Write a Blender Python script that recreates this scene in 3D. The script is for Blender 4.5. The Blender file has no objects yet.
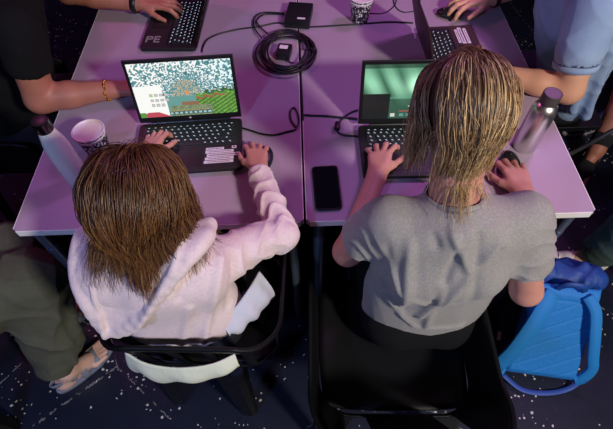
import bpy, math, random
import numpy as np
from mathutils import Vector, Matrix
random.seed(7); RNG = np.random.default_rng(7)
sc = bpy.context.scene
COL = sc.collection
V3 = lambda *a: np.array(a, float)
def nrm(v):
    v = np.asarray(v, float); return v/np.linalg.norm(v)

# ------------------------------------------------------------------ camera (fitted to the two 0.8 m table tops)
F = 450.0
CP = V3(-.0009, -.6744, 1.7911)
pit, yaw, rol = .9806, .0083, -.0265
fw = V3(math.sin(yaw)*math.cos(pit), math.cos(yaw)*math.cos(pit), -math.sin(pit))
r0 = V3(math.cos(yaw), -math.sin(yaw), 0); u0 = np.cross(r0, fw)
cr = r0*math.cos(rol)+u0*math.sin(rol); cu = -r0*math.sin(rol)+u0*math.cos(rol)
cam = bpy.data.cameras.new('camera'); cam.sensor_width = 36; cam.lens = F/613*36; cam.clip_start = .02
co = bpy.data.objects.new('camera', cam); COL.objects.link(co)
M = Matrix.Identity(4)
for i in range(3):
    M[i][0] = cr[i]; M[i][1] = cu[i]; M[i][2] = -fw[i]; M[i][3] = CP[i]
co.matrix_world = M; sc.camera = co

def at(px, py, z):
    d = fw*F + cr*(px-306.5) - cu*(py-214.5)
    return CP + d*((z-CP[2])/d[2])

def aty(px, py, y):
    d = fw*F + cr*(px-306.5) - cu*(py-214.5)
    return CP + d*((y-CP[1])/d[1])

# ------------------------------------------------------------------ materials
def mat(name, col, rough=.5, metal=0, emit=None, es=0, bump=None, noise=None, spec=.5, sss=0, coat=0, attr=None, sheen=0, alpha=1):
    m = bpy.data.materials.new(name); m.use_nodes = True
    nt = m.node_tree; b = nt.nodes['Principled BSDF']
    b.inputs['Base Color'].default_value = (*col, 1); b.inputs['Roughness'].default_value = rough
    b.inputs['Metallic'].default_value = metal; b.inputs['Specular IOR Level'].default_value = spec
    b.inputs['Coat Weight'].default_value = coat; b.inputs['Sheen Weight'].default_value = sheen
    if sss:
        b.inputs['Subsurface Weight'].default_value = sss; b.inputs['Subsurface Radius'].default_value = (.008, .003, .002); b.inputs['Subsurface Scale'].default_value = 1
    if emit:
        b.inputs['Emission Color'].default_value = (*emit, 1); b.inputs['Emission Strength'].default_value = es
    tc = nt.nodes.new('ShaderNodeTexCoord')
    if noise:   # (scale, amount, second colour)
        n = nt.nodes.new('ShaderNodeTexNoise'); n.inputs['Scale'].default_value = noise[0]; n.inputs['Detail'].default_value = 5
        nt.links.new(tc.outputs['Object'], n.inputs['Vector'])
        r = nt.nodes.new('ShaderNodeMapRange'); r.inputs[1].default_value = .35; r.inputs[2].default_value = .65; r.inputs[4].default_value = noise[1]
        nt.links.new(n.outputs['Fac'], r.inputs[0])
        mx = nt.nodes.new('ShaderNodeMix'); mx.data_type = 'RGBA'
        mx.inputs[6].default_value = (*col, 1); mx.inputs[7].default_value = (*noise[2], 1)
        nt.links.new(r.outputs[0], mx.inputs[0]); nt.links.new(mx.outputs[2], b.inputs['Base Color'])
    if attr:
        a = nt.nodes.new('ShaderNodeAttribute'); a.attribute_name = 'Col'
        nt.links.new(a.outputs['Color'], b.inputs['Base Color' if attr == 'base' else 'Emission Color'])
    if bump:    # (scale, distance, detail)
        n = nt.nodes.new('ShaderNodeTexNoise'); n.inputs['Scale'].default_value = bump[0]; n.inputs['Detail'].default_value = bump[2] if len(bump) > 2 else 4
        nt.links.new(tc.outputs['Object'], n.inputs['Vector'])
        bp = nt.nodes.new('ShaderNodeBump'); bp.inputs['Distance'].default_value = bump[1]; bp.inputs['Strength'].default_value = 1
        nt.links.new(n.outputs['Fac'], bp.inputs['Height']); nt.links.new(bp.outputs['Normal'], b.inputs['Normal'])
    return m

MT = {}
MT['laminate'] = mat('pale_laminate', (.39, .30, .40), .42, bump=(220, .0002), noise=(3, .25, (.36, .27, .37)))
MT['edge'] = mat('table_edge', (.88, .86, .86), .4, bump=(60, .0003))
MT['frame'] = mat('painted_steel', (.16, .19, .28), .3, .6, bump=(90, .0002))
MT['laptop'] = mat('laptop_shell', (.012, .011, .013), .5, .1, bump=(600, .0001))
MT['laptop_brown'] = mat('laptop_lid_brown', (.045, .022, .024), .5, .2, bump=(600, .0001))
MT['bezel'] = mat('screen_bezel', (.008, .008, .01), .3, bump=(400, .00005))
MT['key'] = mat('keycap', (.012, .014, .02), .5, bump=(500, .0001))
MT['legend'] = mat('backlit_legend', (.5, .6, .6), .5, emit=(.62, .82, .86), es=.55)
MT['legend_cool'] = mat('backlit_legend_blue', (.5, .6, .7), .5, emit=(.55, .75, .95), es=.9)
MT['screen'] = mat('screen_image', (.01, .01, .01), .25, emit=(1, 1, 1), es=1.0, attr='emit')
MT['sticker'] = mat('sticker_paper', (.72, .66, .72), .6, bump=(300, .0001))
MT['sticker_dim'] = mat('worn_sticker', (.30, .27, .28), .6, bump=(300, .0001), noise=(400, .8, (.16, .14, .15)))
MT['print'] = mat('sticker_print', (.16, .05, .14), .6, bump=(300, .0001))
MT['rubber'] = mat('cable_rubber', (.008, .007, .01), .42, bump=(150, .0003))
MT['plastic'] = mat('black_plastic', (.012, .012, .015), .35, bump=(350, .0002))
MT['chair'] = mat('chair_plastic', (.004, .004, .005), .5, bump=(450, .0002), noise=(12, .3, (.006, .006, .008)), spec=.2)
MT['glass'] = mat('phone_glass', (.006, .006, .008), .12, coat=.5, bump=(8, .0001))
MT['steel'] = mat('brushed_steel', (.80, .77, .77), .33, 1, bump=(250, .0001))
MT['cap_steel'] = mat('cap_steel', (.14, .12, .13), .5, .6, bump=(60, .0001))
MT['dark_steel'] = mat('dark_chrome', (.15, .13, .14), .2, 1, bump=(60, .0001))
MT['bottle_white'] = mat('white_bottle_paint', (.82, .82, .78), .4, coat=.2, noise=(7, .5, (.66, .68, .68)), bump=(50, .0002))
MT['skin'] = mat('skin_light', (.54, .25, .20), .5, sss=.25, bump=(180, .0006, 6), noise=(22, .6, (.62, .30, .235)))
MT['skin_warm'] = mat('skin_warm', (.40, .15, .10), .5, sss=.25, bump=(160, .0006, 6), noise=(20, .6, (.46, .19, .13)))
MT['skin_fair'] = mat('skin_fair', (.66, .34, .22), .5, sss=.25, bump=(160, .0006, 6), noise=(20, .6, (.70, .38, .26)))
MT['skin_pale'] = mat('skin_pale', (.62, .40, .34), .5, sss=.25, bump=(180, .0006, 6), noise=(22, .6, (.68, .44, .36)))
MT['lip'] = mat('lips', (.5, .16, .14), .4, bump=(200, .0002))
MT['brow'] = mat('eyebrow', (.05, .03, .02), .8, bump=(900, .001))
MT['eye'] = mat('eye_white', (.45, .43, .42), .4, bump=(5, .0001))
MT['iris'] = mat('iris', (.05, .08, .1), .15, bump=(5, .0001))
MT['hair'] = mat('hair', (.1, .05, .03), .38, attr='base', spec=.45)
MT['hoodie'] = mat('hoodie_fleece', (.70, .56, .60), .9, bump=(260, .0012, 8), noise=(160, .6, (.80, .68, .68)), sheen=.3)
MT['hood_rim'] = mat('hoodie_seam', (.62, .47, .52), .9, bump=(300, .001), sheen=.3)
MT['cloth_pale'] = mat('pale_cotton', (.70, .74, .60), .85, bump=(35, .003, 5))
MT['cloth_white'] = mat('white_cotton', (.55, .56, .66), .85, bump=(35, .003, 5))
MT['tee'] = mat('grey_marl', (.255, .24, .232), .92, bump=(320, .0010, 8), noise=(230, .8, (.33, .32, .31)), sheen=.2)
MT['tee_seam'] = mat('grey_rib', (.20, .19, .19), .9, bump=(500, .0006), sheen=.2)
MT['tee_black'] = mat('black_cotton', (.006, .006, .007), .95, bump=(120, .001), spec=.2)
MT['polo'] = mat('polo_blue', (.30, .40, .58), .85, bump=(260, .001, 6), noise=(9, .8, (.22, .32, .56)))
MT['jeans'] = mat('dark_trousers', (.012, .013, .02), .9, bump=(150, .0015), spec=.2)
MT['olive'] = mat('olive_cotton', (.062, .066, .046), .85, bump=(60, .0022, 6), noise=(14, .6, (.085, .088, .062)))
MT['green_cotton'] = mat('green_cotton', (.045, .085, .08), .9, bump=(60, .002, 6), noise=(12, .7, (.03, .05, .05)))
MT['sandal'] = mat('sandal_rubber', (.16, .18, .26), .6, bump=(140, .0008), noise=(40, .6, (.22, .24, .32)))
MT['sandal_dark'] = mat('sandal_brown', (.09, .05, .04), .7, bump=(140, .0008))
MT['sole'] = mat('shoe_sole', (.45, .40, .38), .6, bump=(90, .0006))
MT['shoe_white'] = mat('white_canvas', (.55, .52, .50), .8, bump=(160, .0008))
MT['shoe_navy'] = mat('navy_canvas', (.02, .025, .10), .7, bump=(160, .0008))
MT['sock'] = mat('black_sock', (.01, .01, .012), .95, bump=(300, .001))
MT['gold'] = mat('gold', (.75, .38, .06), .25, 1, bump=(90, .0002))
MT['bag'] = mat('bag_blue', (.007, .17, .52), .7, bump=(330, .0012, 6), noise=(90, .6, (.010, .21, .60)))
MT['bag_dark'] = mat('bag_royal_blue', (.006, .045, .24), .6, bump=(45, .003, 6), noise=(20, .6, (.01, .06, .30)))
MT['bag_side'] = mat('bag_navy_mesh', (.006, .012, .05), .75, bump=(500, .0015))
MT['strap'] = mat('bag_strap', (.007, .19, .54), .7, bump=(400, .0012, 6))
MT['webbing'] = mat('bag_webbing', (.015, .06, .32), .55, bump=(600, .0008))
MT['tan'] = mat('tan_leather', (.50, .28, .14), .6, bump=(200, .0005))
MT['red_led'] = mat('red_led', (.3, .01, .01), .3, emit=(1, .05, .03), es=1.5)

def paper_cup_mat():
    m = mat('cup_print', (.02, .018, .03), .55, bump=(120, .0002)); nt = m.node_tree; b = nt.nodes['Principled BSDF']
    tc = nt.nodes.new('ShaderNodeTexCoord'); mp = nt.nodes.new('ShaderNodeMapping'); mp.inputs['Scale'].default_value = (24, 24, 22)
    v = nt.nodes.new('ShaderNodeTexVoronoi'); v.feature = 'F1'; v.inputs['Randomness'].default_value = .55
    nt.links.new(tc.outputs['Object'], mp.inputs[0]); nt.links.new(mp.outputs[0], v.inputs['Vector'])
    n = nt.nodes.new('ShaderNodeTexNoise'); n.inputs['Scale'].default_value = 60
    nt.links.new(tc.outputs['Object'], n.inputs['Vector'])
    ad = nt.nodes.new('ShaderNodeMath'); ad.operation = 'ADD'; nt.links.new(v.outputs['Distance'], ad.inputs[0]); nt.links.new(n.outputs['Fac'], ad.inputs[1])
    r = nt.nodes.new('ShaderNodeValToRGB'); r.color_ramp.interpolation = 'CONSTANT'
    r.color_ramp.elements[0].color = (.72, .66, .70, 1); r.color_ramp.elements[1].position = .88; r.color_ramp.elements[1].color = (.018, .014, .03, 1)
    nt.links.new(ad.outputs[0], r.inputs[0]); nt.links.new(r.outputs[0], b.inputs['Base Color'])
    return m
MT['cup'] = paper_cup_mat()
MT['cup_white'] = mat('cup_paper', (.80, .72, .76), .6, bump=(120, .0002))

def floor_mat():
    m = mat('dark_floor', (.012, .012, .022), .38, bump=(14, .002)); nt = m.node_tree; b = nt.nodes['Principled BSDF']; L = nt.links
    tc = nt.nodes.new('ShaderNodeTexCoord')
    def noise(s, d=4):
        n = nt.nodes.new('ShaderNodeTexNoise'); n.inputs['Scale'].default_value = s; n.inputs['Detail'].default_value = d
        L.new(tc.outputs['Object'], n.inputs['Vector']); return n
    def math_(op, a, bb):
        n = nt.nodes.new('ShaderNodeMath'); n.operation = op
        for k, x in enumerate((a, bb)):
            if isinstance(x, (int, float)): n.inputs[k].default_value = x
            else: L.new(x, n.inputs[k])
        return n.outputs[0]
    big = noise(3.2, 3); wob = noise(110, 4)
    v = nt.nodes.new('ShaderNodeTexVoronoi'); v.inputs['Scale'].default_value = 66
    mp = nt.nodes.new('ShaderNodeVectorMath'); mp.operation = 'ADD'
    ws = nt.nodes.new('ShaderNodeVectorMath'); ws.operation = 'SCALE'; ws.inputs['Scale'].default_value = .010
    L.new(wob.outputs['Color'], ws.inputs[0]); L.new(tc.outputs['Object'], mp.inputs[0]); L.new(ws.outputs[0], mp.inputs[1]); L.new(mp.outputs[0], v.inputs['Vector'])
    sep = nt.nodes.new('ShaderNodeSeparateColor'); L.new(v.outputs['Color'], sep.inputs[0])
    dot = math_('LESS_THAN', v.outputs['Distance'], math_('MULTIPLY', sep.outputs[1], .34))
    pick = math_('GREATER_THAN', math_('ADD', sep.outputs[0], math_('MULTIPLY', big.outputs['Fac'], 2.2)), 1.86)
    dots = math_('MULTIPLY', dot, pick)
    w = nt.nodes.new('ShaderNodeTexVoronoi'); w.feature = 'DISTANCE_TO_EDGE'; w.inputs['Scale'].default_value = 1.1
    L.new(mp.outputs[0], w.inputs['Vector'])
    crack = math_('MULTIPLY', math_('LESS_THAN', w.outputs['Distance'], .0018), math_('GREATER_THAN', noise(30, 5).outputs['Fac'], .5))
    fac = math_('MAXIMUM', dots, math_('MULTIPLY', crack, .3))
    base = nt.nodes.new('ShaderNodeMix'); base.data_type = 'RGBA'; base.inputs[6].default_value = (.005, .007, .020, 1); base.inputs[7].default_value = (.012, .015, .036, 1)
    L.new(noise(6, 6).outputs['Fac'], base.inputs[0])
    mx = nt.nodes.new('ShaderNodeMix'); mx.data_type = 'RGBA'; L.new(fac, mx.inputs[0]); L.new(base.outputs[2], mx.inputs[6]); mx.inputs[7].default_value = (.52, .50, .50, 1)
    L.new(mx.outputs[2], b.inputs['Base Color'])
    return m
MT['floor'] = floor_mat()

# ------------------------------------------------------------------ object helpers
def mesh_obj(name, verts, faces, m, parent=None, smooth=True, cols=None, attr_domain='POINT'):
    me = bpy.data.meshes.new(name)
    verts = np.asarray(verts, float)
    if isinstance(faces, np.ndarray) and faces.ndim == 2:
        k = faces.shape[1]; nf = len(faces)
        me.vertices.add(len(verts)); me.vertices.foreach_set('co', verts.ravel())
        me.loops.add(nf*k); me.loops.foreach_set('vertex_index', faces.ravel().astype(np.int32))
        me.polygons.add(nf); me.polygons.foreach_set('loop_start', np.arange(0, nf*k, k, dtype=np.int32))
        me.update(calc_edges=True); me.validate()
    else:
        me.from_pydata([tuple(v) for v in verts], [], [tuple(int(i) for i in f) for f in faces]); me.update()
    if smooth: me.polygons.foreach_set('use_smooth', [True]*len(me.polygons))
    if m: me.materials.append(MT[m])
    if cols is not None:
        a = me.color_attributes.new('Col', 'FLOAT_COLOR', attr_domain)
        a.data.foreach_set('color', np.concatenate([cols, np.ones((len(cols), 1))], 1).ravel())
    o = bpy.data.objects.new(name, me); COL.objects.link(o)
    if parent: o.parent = parent
    return o
def tag(o, label, cat, group=None, kind=None):
    if label: o['label'] = label
    if cat: o['category'] = cat
    if group: o['group'] = group
    if kind: o['kind'] = kind
    return o
def empty(name, loc=(0, 0, 0), rz=0, label=None, cat=None, group=None):
    o = bpy.data.objects.new(name, None); COL.objects.link(o); o.location = loc; o.rotation_euler = (0, 0, rz)
    o.empty_display_size = .05
    return tag(o, label, cat, group)
def copy_tree(o, parent=None):
    c = o.copy(); COL.objects.link(c)
    if parent: c.parent = parent
    for ch in list(o.children): copy_tree(ch, c)
    return c

class MB:
    """collects shapes into ONE mesh"""
    def __init__(s): s.v = []; s.f = []; s.n = 0
    def add(s, vs, fs):
        s.v += [tuple(map(float, v)) for v in vs]; s.f += [tuple(i+s.n for i in f) for f in fs]; s.n += len(vs); return s
    def box(s, c, size, bev=0, R=None):
        import bmesh
        bm = bmesh.new(); bmesh.ops.create_cube(bm, size=1)
        for v in bm.verts: v.co = Vector((v.co.x*size[0], v.co.y*size[1], v.co.z*size[2]))
        if bev: bmesh.ops.bevel(bm, geom=list(bm.edges), offset=bev, segments=2, affect='EDGES', profile=.6)
        bm.verts.index_update()
        vs = [np.array(v.co) for v in bm.verts]; fs = [[v.index for v in f.verts] for f in bm.faces]; bm.free()
        if R is not None: vs = [R @ v for v in vs]
        return s.add([v+np.array(c) for v in vs], fs)
    def rslab(s, c, w, d, h, r, R=None, seg=5):   # rounded-corner slab
        pts = []
        for k, (sx, sy) in enumerate(((1, 1), (-1, 1), (-1, -1), (1, -1))):
            for j in range(seg+1):
                a = math.pi/2*(k+j/seg); pts.append((sx*(w/2-r)+r*math.cos(a), sy*(d/2-r)+r*math.sin(a)))
        n = len(pts); vs = []; e = min(.0012, h*.25)
        for z, ins in ((-h/2, e), (-h/2+e, 0), (h/2-e, 0), (h/2, e)):
            for x, y in pts:
                q = V3(x*(1-2*ins/w), y*(1-2*ins/d), z); vs.append(q)
        if R is not None: vs = [R @ v for v in vs]
        vs = [v+np.array(c) for v in vs]
        fs = [tuple(range(n-1, -1, -1)), tuple(range(3*n, 4*n))]
        for k in range(3):
            for i in range(n): j = (i+1) % n; fs.append((k*n+i, k*n+j, (k+1)*n+j, (k+1)*n+i))
        return s.add(vs, fs)
    def tube(s, pts, r, seg=8, cap=True, closed=False):
        pts = [np.array(p, float) for p in pts]; n = len(pts); rr = r if hasattr(r, '__len__') else [r]*n
        up = V3(0, 0, 1); vs = []; prev = None
        for i, p in enumerate(pts):
            t = nrm(pts[(i+1) % n if closed else min(i+1, n-1)]-pts[(i-1) % n if closed else max(i-1, 0)]+1e-9)
            if prev is None:
                a = np.cross(t, up); a = nrm(a) if np.linalg.norm(a) > 1e-3 else V3(1, 0, 0)
            else: a = nrm(prev-t*(prev@t))
            prev = a; b = np.cross(t, a)
            for k in range(seg):
                g = 2*math.pi*k/seg; vs.append(p+(a*math.cos(g)+b*math.sin(g))*rr[i])
        fs = []
        for i in range(n if closed else n-1):
            for k in range(seg):
                j = (k+1) % seg; q = (i+1) % n; fs.append((i*seg+k, i*seg+j, q*seg+j, q*seg+k))
        if cap and not closed: fs += [tuple(range(seg-1, -1, -1)), tuple(range((n-1)*seg, n*seg))]
        return s.add(vs, fs)
    def lathe(s, prof, c=(0, 0, 0), seg=40, R=None):
        vs = []; fs = []; n = len(prof)
        for r, z in prof:
            for k in range(seg):
                g = 2*math.pi*k/seg; q = V3(r*math.cos(g), r*math.sin(g), z); vs.append((R @ q if R is not None else q)+np.array(c))
        for i in range(n-1):
            for k in range(seg): j = (k+1) % seg; fs.append((i*seg+k, i*seg+j, (i+1)*seg+j, (i+1)*seg+k))
        if prof[0][0] > 1e-5: fs.append(tuple(range(seg-1, -1, -1)))
        if prof[-1][0] > 1e-5: fs.append(tuple(range((n-1)*seg, n*seg)))
        return s.add(vs, fs)
    def ribbon(s, pts, ups, w, th):   # flat strap with thickness
        pts = [np.array(p, float) for p in pts]; n = len(pts); vs = []
        ww = w if hasattr(w, '__len__') else [w]*n
        for i, p in enumerate(pts):
            t = nrm(pts[min(i+1, n-1)]-pts[max(i-1, 0)]); u = np.array(ups[i] if hasattr(ups[0], '__len__') else ups, float); u = nrm(u-t*(u@t)); a = np.cross(t, u)
            for sa, su in ((-1, -.6), (-.94, -1), (.94, -1), (1, -.6), (1, .6), (.94, 1), (-.94, 1), (-1, .6)): vs.append(p+a*sa*ww[i]/2+u*su*th/2)
        fs = [tuple(range(7, -1, -1)), tuple(range((n-1)*8, n*8))]
        for i in range(n-1):
            for k in range(8): j = (k+1) % 8; fs.append((i*8+k, i*8+j, (i+1)*8+j, (i+1)*8+k))
        return s.add(vs, fs)
    def build(s, name, m, parent=None, smooth=False):
        o = mesh_obj(name, s.v, s.f, m, parent, smooth)
        return o
def spline(pts, n=8, closed=False):
    P = [np.array(p, float) for p in pts]; N = len(P); out = []
    for i in range(N if closed else N-1):
        g = lambda k: P[k % N] if closed else P[min(max(k, 0), N-1)]
        a, b, c, d = g(i-1), g(i), g(i+1), g(i+2)
        for j in range(n):
            t = j/n; out.append(.5*((2*b)+(-a+c)*t+(2*a-5*b+4*c-d)*t*t+(-a+3*b-3*c+d)*t**3))
    if not closed: out.append(P[-1])
    return out
def autosmooth(o, ang=35):
    me = o.data; me.polygons.foreach_set('use_smooth', [True]*len(me.polygons))
    me.set_sharp_from_angle(angle=math.radians(ang)); return o
def Rz(a): c, s = math.cos(a), math.sin(a); return np.array([[c, -s, 0], [s, c, 0], [0, 0, 1]])
def Rx(a): c, s = math.cos(a), math.sin(a); return np.array([[1, 0, 0], [0, c, -s], [0, s, c]])

# ------------------------------------------------------------------ smooth-union solids -> one continuous mesh
def RC(a, b, r1, r2=None, k=.02, flat=None, sub=False):
    """tapered rounded limb; flat=(axis, factor) squeezes it along that axis"""
    return ('rc', V3(*a), V3(*b), r1, r1 if r2 is None else r2, k, None if flat is None else (nrm(flat[0]), flat[1]), sub)
def EL(c, rad, R=None, k=.02, sub=False):
    return ('el', V3(*c), V3(*rad), np.eye(3) if R is None else np.array(R), 0, k, None, sub)
def BX(c, half, rnd, R=None, k=.01, sub=False):
    return ('bx', V3(*c), V3(*half), np.eye(3) if R is None else np.array(R), rnd, k, None, sub)
def pd(p, q):
    if q[0] == 'rc':
        _, a, b, r1, r2, k, flat, sub = q
        pa = p-a; ba = b-a; sc_ = 1
        if flat is not None:
            n, f = flat; n = n-0*n
            pa = pa+np.outer(pa@n, n)*(1/f-1); ba = ba+n*(ba@n)*(1/f-1); sc_ = min(1, f+.25)
        L = ba@ba+1e-12; t = np.clip((pa@ba)/L, 0, 1)
        return (np.linalg.norm(pa-t[:, None]*ba, axis=1)-(r1+(r2-r1)*t))*sc_
    if q[0] == 'el':
        _, c, rad, R, _, k, _, sub = q
        l = (p-c)@R.T; a = l/rad; k0 = np.linalg.norm(a, axis=1); k1 = np.linalg.norm(a/rad, axis=1)+1e-9
        return np.where(k0 < .2, (k0-1)*rad.min(), k0*(k0-1)/k1)
    _, c, half, R, rnd, k, _, sub = q
    l = np.abs((p-c)@R.T)-half+rnd
    return np.linalg.norm(np.maximum(l, 0), axis=1)+np.minimum(l.max(1), 0)-rnd
def sdf(p, prims):
    d = None
    for q in prims:
        e = pd(p, q); k = q[5]
        if d is None: d = e; continue
        if q[7]:
            h = np.clip(.5-.5*(d+e)/k, 0, 1); d = d*(1-h)+(-e)*h+k*h*(1-h)
        else:
            h = np.clip(.5+.5*(e-d)/k, 0, 1); d = e*(1-h)+d*h-k*h*(1-h)
    return d
def bounds(prims):
    lo = V3(9, 9, 9); hi = -lo
    for q in prims:
        if q[7]: continue
        if q[0] == 'rc':
            r = max(q[3], q[4]); lo = np.minimum(lo, np.minimum(q[1], q[2])-r); hi = np.maximum(hi, np.maximum(q[1], q[2])+r)
        else:
            r = np.linalg.norm(q[2]) if q[0] == 'bx' else q[2].max(); lo = np.minimum(lo, q[1]-r); hi = np.maximum(hi, q[1]+r)
    return lo-.02, hi+.02
def solid(name, prims, h, m, parent=None, post=None, sm=1, cols=None):
    lo, hi = bounds(prims); B = 8
    nb = np.ceil((hi-lo)/(h*B)).astype(int)+1; n = nb*B
    D = np.empty(tuple(n), np.float32); bs = B*h
    g = np.stack(np.meshgrid(*[np.arange(k) for k in nb], indexing='ij'), -1).reshape(-1, 3)
    cen = lo+(g+.5)*bs
    dc = np.stack([pd(cen, q) for q in prims]); full = sdf(cen, prims)
    off = np.stack(np.meshgrid(*[np.arange(B)]*3, indexing='ij'), -1).reshape(-1, 3)*h
    rad = bs*.87*1.25+.03
    D[:] = 1
    for i in range(len(g)):
        a, b, c = g[i]*B
        if abs(full[i]) > rad: D[a:a+B, b:b+B, c:c+B] = np.sign(full[i]); continue
        keep = [q for j, q in enumerate(prims) if dc[j, i] < bs*1.1+.06+q[5] or j == 0]
        D[a:a+B, b:b+B, c:c+B] = sdf(lo+g[i]*bs+off, keep).reshape(B, B, B)
    S = D < 0
    c8 = [(i, j, k) for i in (0, 1) for j in (0, 1) for k in (0, 1)]
    sub = lambda A, o: A[o[0]:A.shape[0]-1+o[0], o[1]:A.shape[1]-1+o[1], o[2]:A.shape[2]-1+o[2]]
    cnt = sum(sub(S, o).astype(np.int8) for o in c8)
    cells = np.argwhere((cnt > 0) & (cnt < 8))
    idx = np.full(cnt.shape, -1, np.int32); idx[tuple(cells.T)] = np.arange(len(cells))
    vals = np.stack([D[cells[:, 0]+o[0], cells[:, 1]+o[1], cells[:, 2]+o[2]] for o in c8], 1)
    acc = np.zeros((len(cells), 3)); num = np.zeros(len(cells))
    for ia, oa in enumerate(c8):
        for ib, ob in enumerate(c8):
            if ib <= ia or sum(abs(x-y) for x, y in zip(oa, ob)) != 1: continue
            va, vb = vals[:, ia], vals[:, ib]; mk = (va < 0) != (vb < 0)
            t = np.where(mk, va/np.where(mk, va-vb, 1), 0)
            acc += mk[:, None]*(np.array(oa)+t[:, None]*(np.array(ob)-np.array(oa))); num += mk
    v = lo+(cells+acc/num[:, None])*h
    quads = []
    for ax in range(3):
        u_, w_ = (ax+1) % 3, (ax+2) % 3
        A = np.take(S, range(0, S.shape[ax]-1), ax); Bb = np.take(S, range(1, S.shape[ax]), ax)
        e = np.argwhere(A != Bb); e = e[(e[:, u_] > 0) & (e[:, w_] > 0) & (e[:, u_] < S.shape[u_]-1) & (e[:, w_] < S.shape[w_]-1)]
        du = np.zeros(3, int); du[u_] = 1; dw = np.zeros(3, int); dw[w_] = 1
        q4 = [idx[tuple((e-du*i-dw*j).T)] for i, j in ((0, 0), (1, 0), (1, 1), (0, 1))]
        q4 = np.stack(q4, 1); flip = ~S[tuple(e.T)]
        q4[flip] = q4[flip][:, ::-1]; quads.append(q4)
    f = np.concatenate(quads); f = f[(f >= 0).all(1)]
    for _ in range(sm):   # light relaxing
        s_ = np.zeros_like(v); c_ = np.zeros(len(v))
        for k in range(4):
            a, b = f[:, k], f[:, (k+1) % 4]
            for ax in range(3): s_[:, ax] += np.bincount(a, v[b, ax], len(v))+np.bincount(b, v[a, ax], len(v))
            c_ += np.bincount(a, minlength=len(v))+np.bincount(b, minlength=len(v))
        v = v*.4+.6*s_/c_[:, None]
    if post is not None:
        e = 1e-3; nn = np.stack([sdf(v+e*np.eye(3)[k], prims)-sdf(v-e*np.eye(3)[k], prims) for k in range(3)], 1)
        nn /= np.linalg.norm(nn, axis=1)[:, None]+1e-9
        v = v+nn*post(v)[:, None]
    return mesh_obj(name, v, f, m, parent, True, cols(v) if cols else None)

def folds(amp, seed, freq=28, stretch=(1, 1, 1)):
    """soft cloth folds: ridged, warped waves"""
    r = np.random.default_rng(seed); K = r.normal(size=(6, 3)); K /= np.linalg.norm(K, axis=1)[:, None]; K *= (freq*(0.6+.9*r.random(6)))[:, None]*np.array(stretch)
    ph = r.random(6)*6.28; W = r.normal(size=(3, 3))*9
    def fn(p):
        w = p+.014*np.sin(p@W.T+ph[:3]); out = 0
        for i in range(6): out = out+(1-np.abs(np.sin(w@K[i]+ph[i])))**3/6
        return amp*(out-.2)*1.8
    return fn

def fold_lines(lines, back=-.20):
    """drawn creases on the back of a garment: polylines in x,z with height and width"""
    segs = []
    for pts, amp, w in lines:
        P = [aty(x, y, -.265)[[0, 2]] for x, y in pts]
        for i in range(len(P)-1): segs.append((P[i], P[i+1], amp, w))
    def fn(v):
        q = v[:, [0, 2]]; pos = np.zeros(len(v)); neg = np.zeros(len(v))
        for a, b, amp, w in segs:
            ba = b-a; t = ((q-a)@ba)/(ba@ba); tc_ = np.clip(t, 0, 1); d = np.linalg.norm(q-a-tc_[:, None]*ba, axis=1)
            g = amp*np.exp(-(d/w)**2)
            if amp > 0: pos = np.maximum(pos, g)
            else: neg = np.minimum(neg, g)
        return (pos+neg)*np.clip((back-v[:, 1])/.03, 0, 1)
    return fn
def sleeve_rings(a, b, amp, freq, seed=0, reach=.075):
    a = V3(*a); b = V3(*b); L = np.linalg.norm(b-a); d = (b-a)/L; s1 = nrm(np.cross(d, V3(.1, .2, 1))); s2 = np.cross(d, s1)
    def fn(v):
        q = v-a; t = q@d; x = q@s1; y = q@s2; r = np.hypot(x, y); an = np.arctan2(y, x)
        w = np.clip(t/.02+.5, 0, 1)*np.clip((L-t)/.02+.5, 0, 1)*np.clip((reach-r)/.015, 0, 1)
        ph = t*freq+1.1*np.sin(an*2+seed)+.8*np.sin(an*3+t*25+seed*2)
        return amp*w*((1-np.abs(np.sin(ph)))**1.6-.3)
    return fn
def posts(*f): return lambda v: sum(g(v) for g in f)

# ------------------------------------------------------------------ body pieces
def hand_prims(wrist, f, n, side, L, curl=.5, spread=.12, thumb=.3, curls=None):
    """wrist, direction to the knuckles, back-of-hand normal, side +1 right / -1 left, L hand length"""
    wrist = V3(*wrist); f = nrm(f); n = nrm(np.array(n)-f*(np.array(n)@f)); s = np.cross(n, f)*side
    P = []
    kn = [(.50, .155, .44), (.52, .05, .48), (.50, -.055, .44), (.455, -.15, .35)]
    P.append(RC(wrist-f*L*.12, wrist+f*L*.05, .135*L, .135*L, .02, (n, .72)))
    for a, b, _ in kn: P.append(RC(wrist+f*L*.06+s*L*b*.5, wrist+f*L*(a-.04)+s*L*b, .085*L, .066*L, .012, (n, .85)))
    P.append(RC(wrist+f*L*.1+s*L*.09-n*L*.03, wrist+f*L*.3+s*L*.14-n*L*.02, .085*L, .06*L, .012))
    for i, (a, b, ln) in enumerate(kn):
        c = curl if curls is None else curls[i]
        p = wrist+f*L*a+s*L*b; yawa = (1.2-i*.9)*spread; d0 = nrm(f*math.cos(yawa)+s*math.sin(yawa))
        ang = .25*c; rr = (.056, .058, .054, .048)[i]*L
        for j, fr in enumerate((.46, .30, .24)):
            d = d0*math.cos(ang)-n*math.sin(ang); e = p+d*ln*L*fr
            P.append(RC(p, e, rr*(1-.1*j), rr*(.92-.1*j), .0035 if j == 0 else .004)); p = e; ang += c*(.95, .7, .5)[j]
    p = wrist+f*L*.14+s*L*.13-n*L*.03
    d = nrm(f*.75+s*.62-n*.22)
    for j, (fr, rr) in enumerate(((.2, .072), (.18, .058), (.14, .05))):
        e = p+d*L*fr; P.append(RC(p, e, rr*L, rr*L*.9, .008 if j == 0 else .004)); p = e; d = nrm(d+f*thumb*.7-s*thumb*.35-n*.05)
    return P
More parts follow.
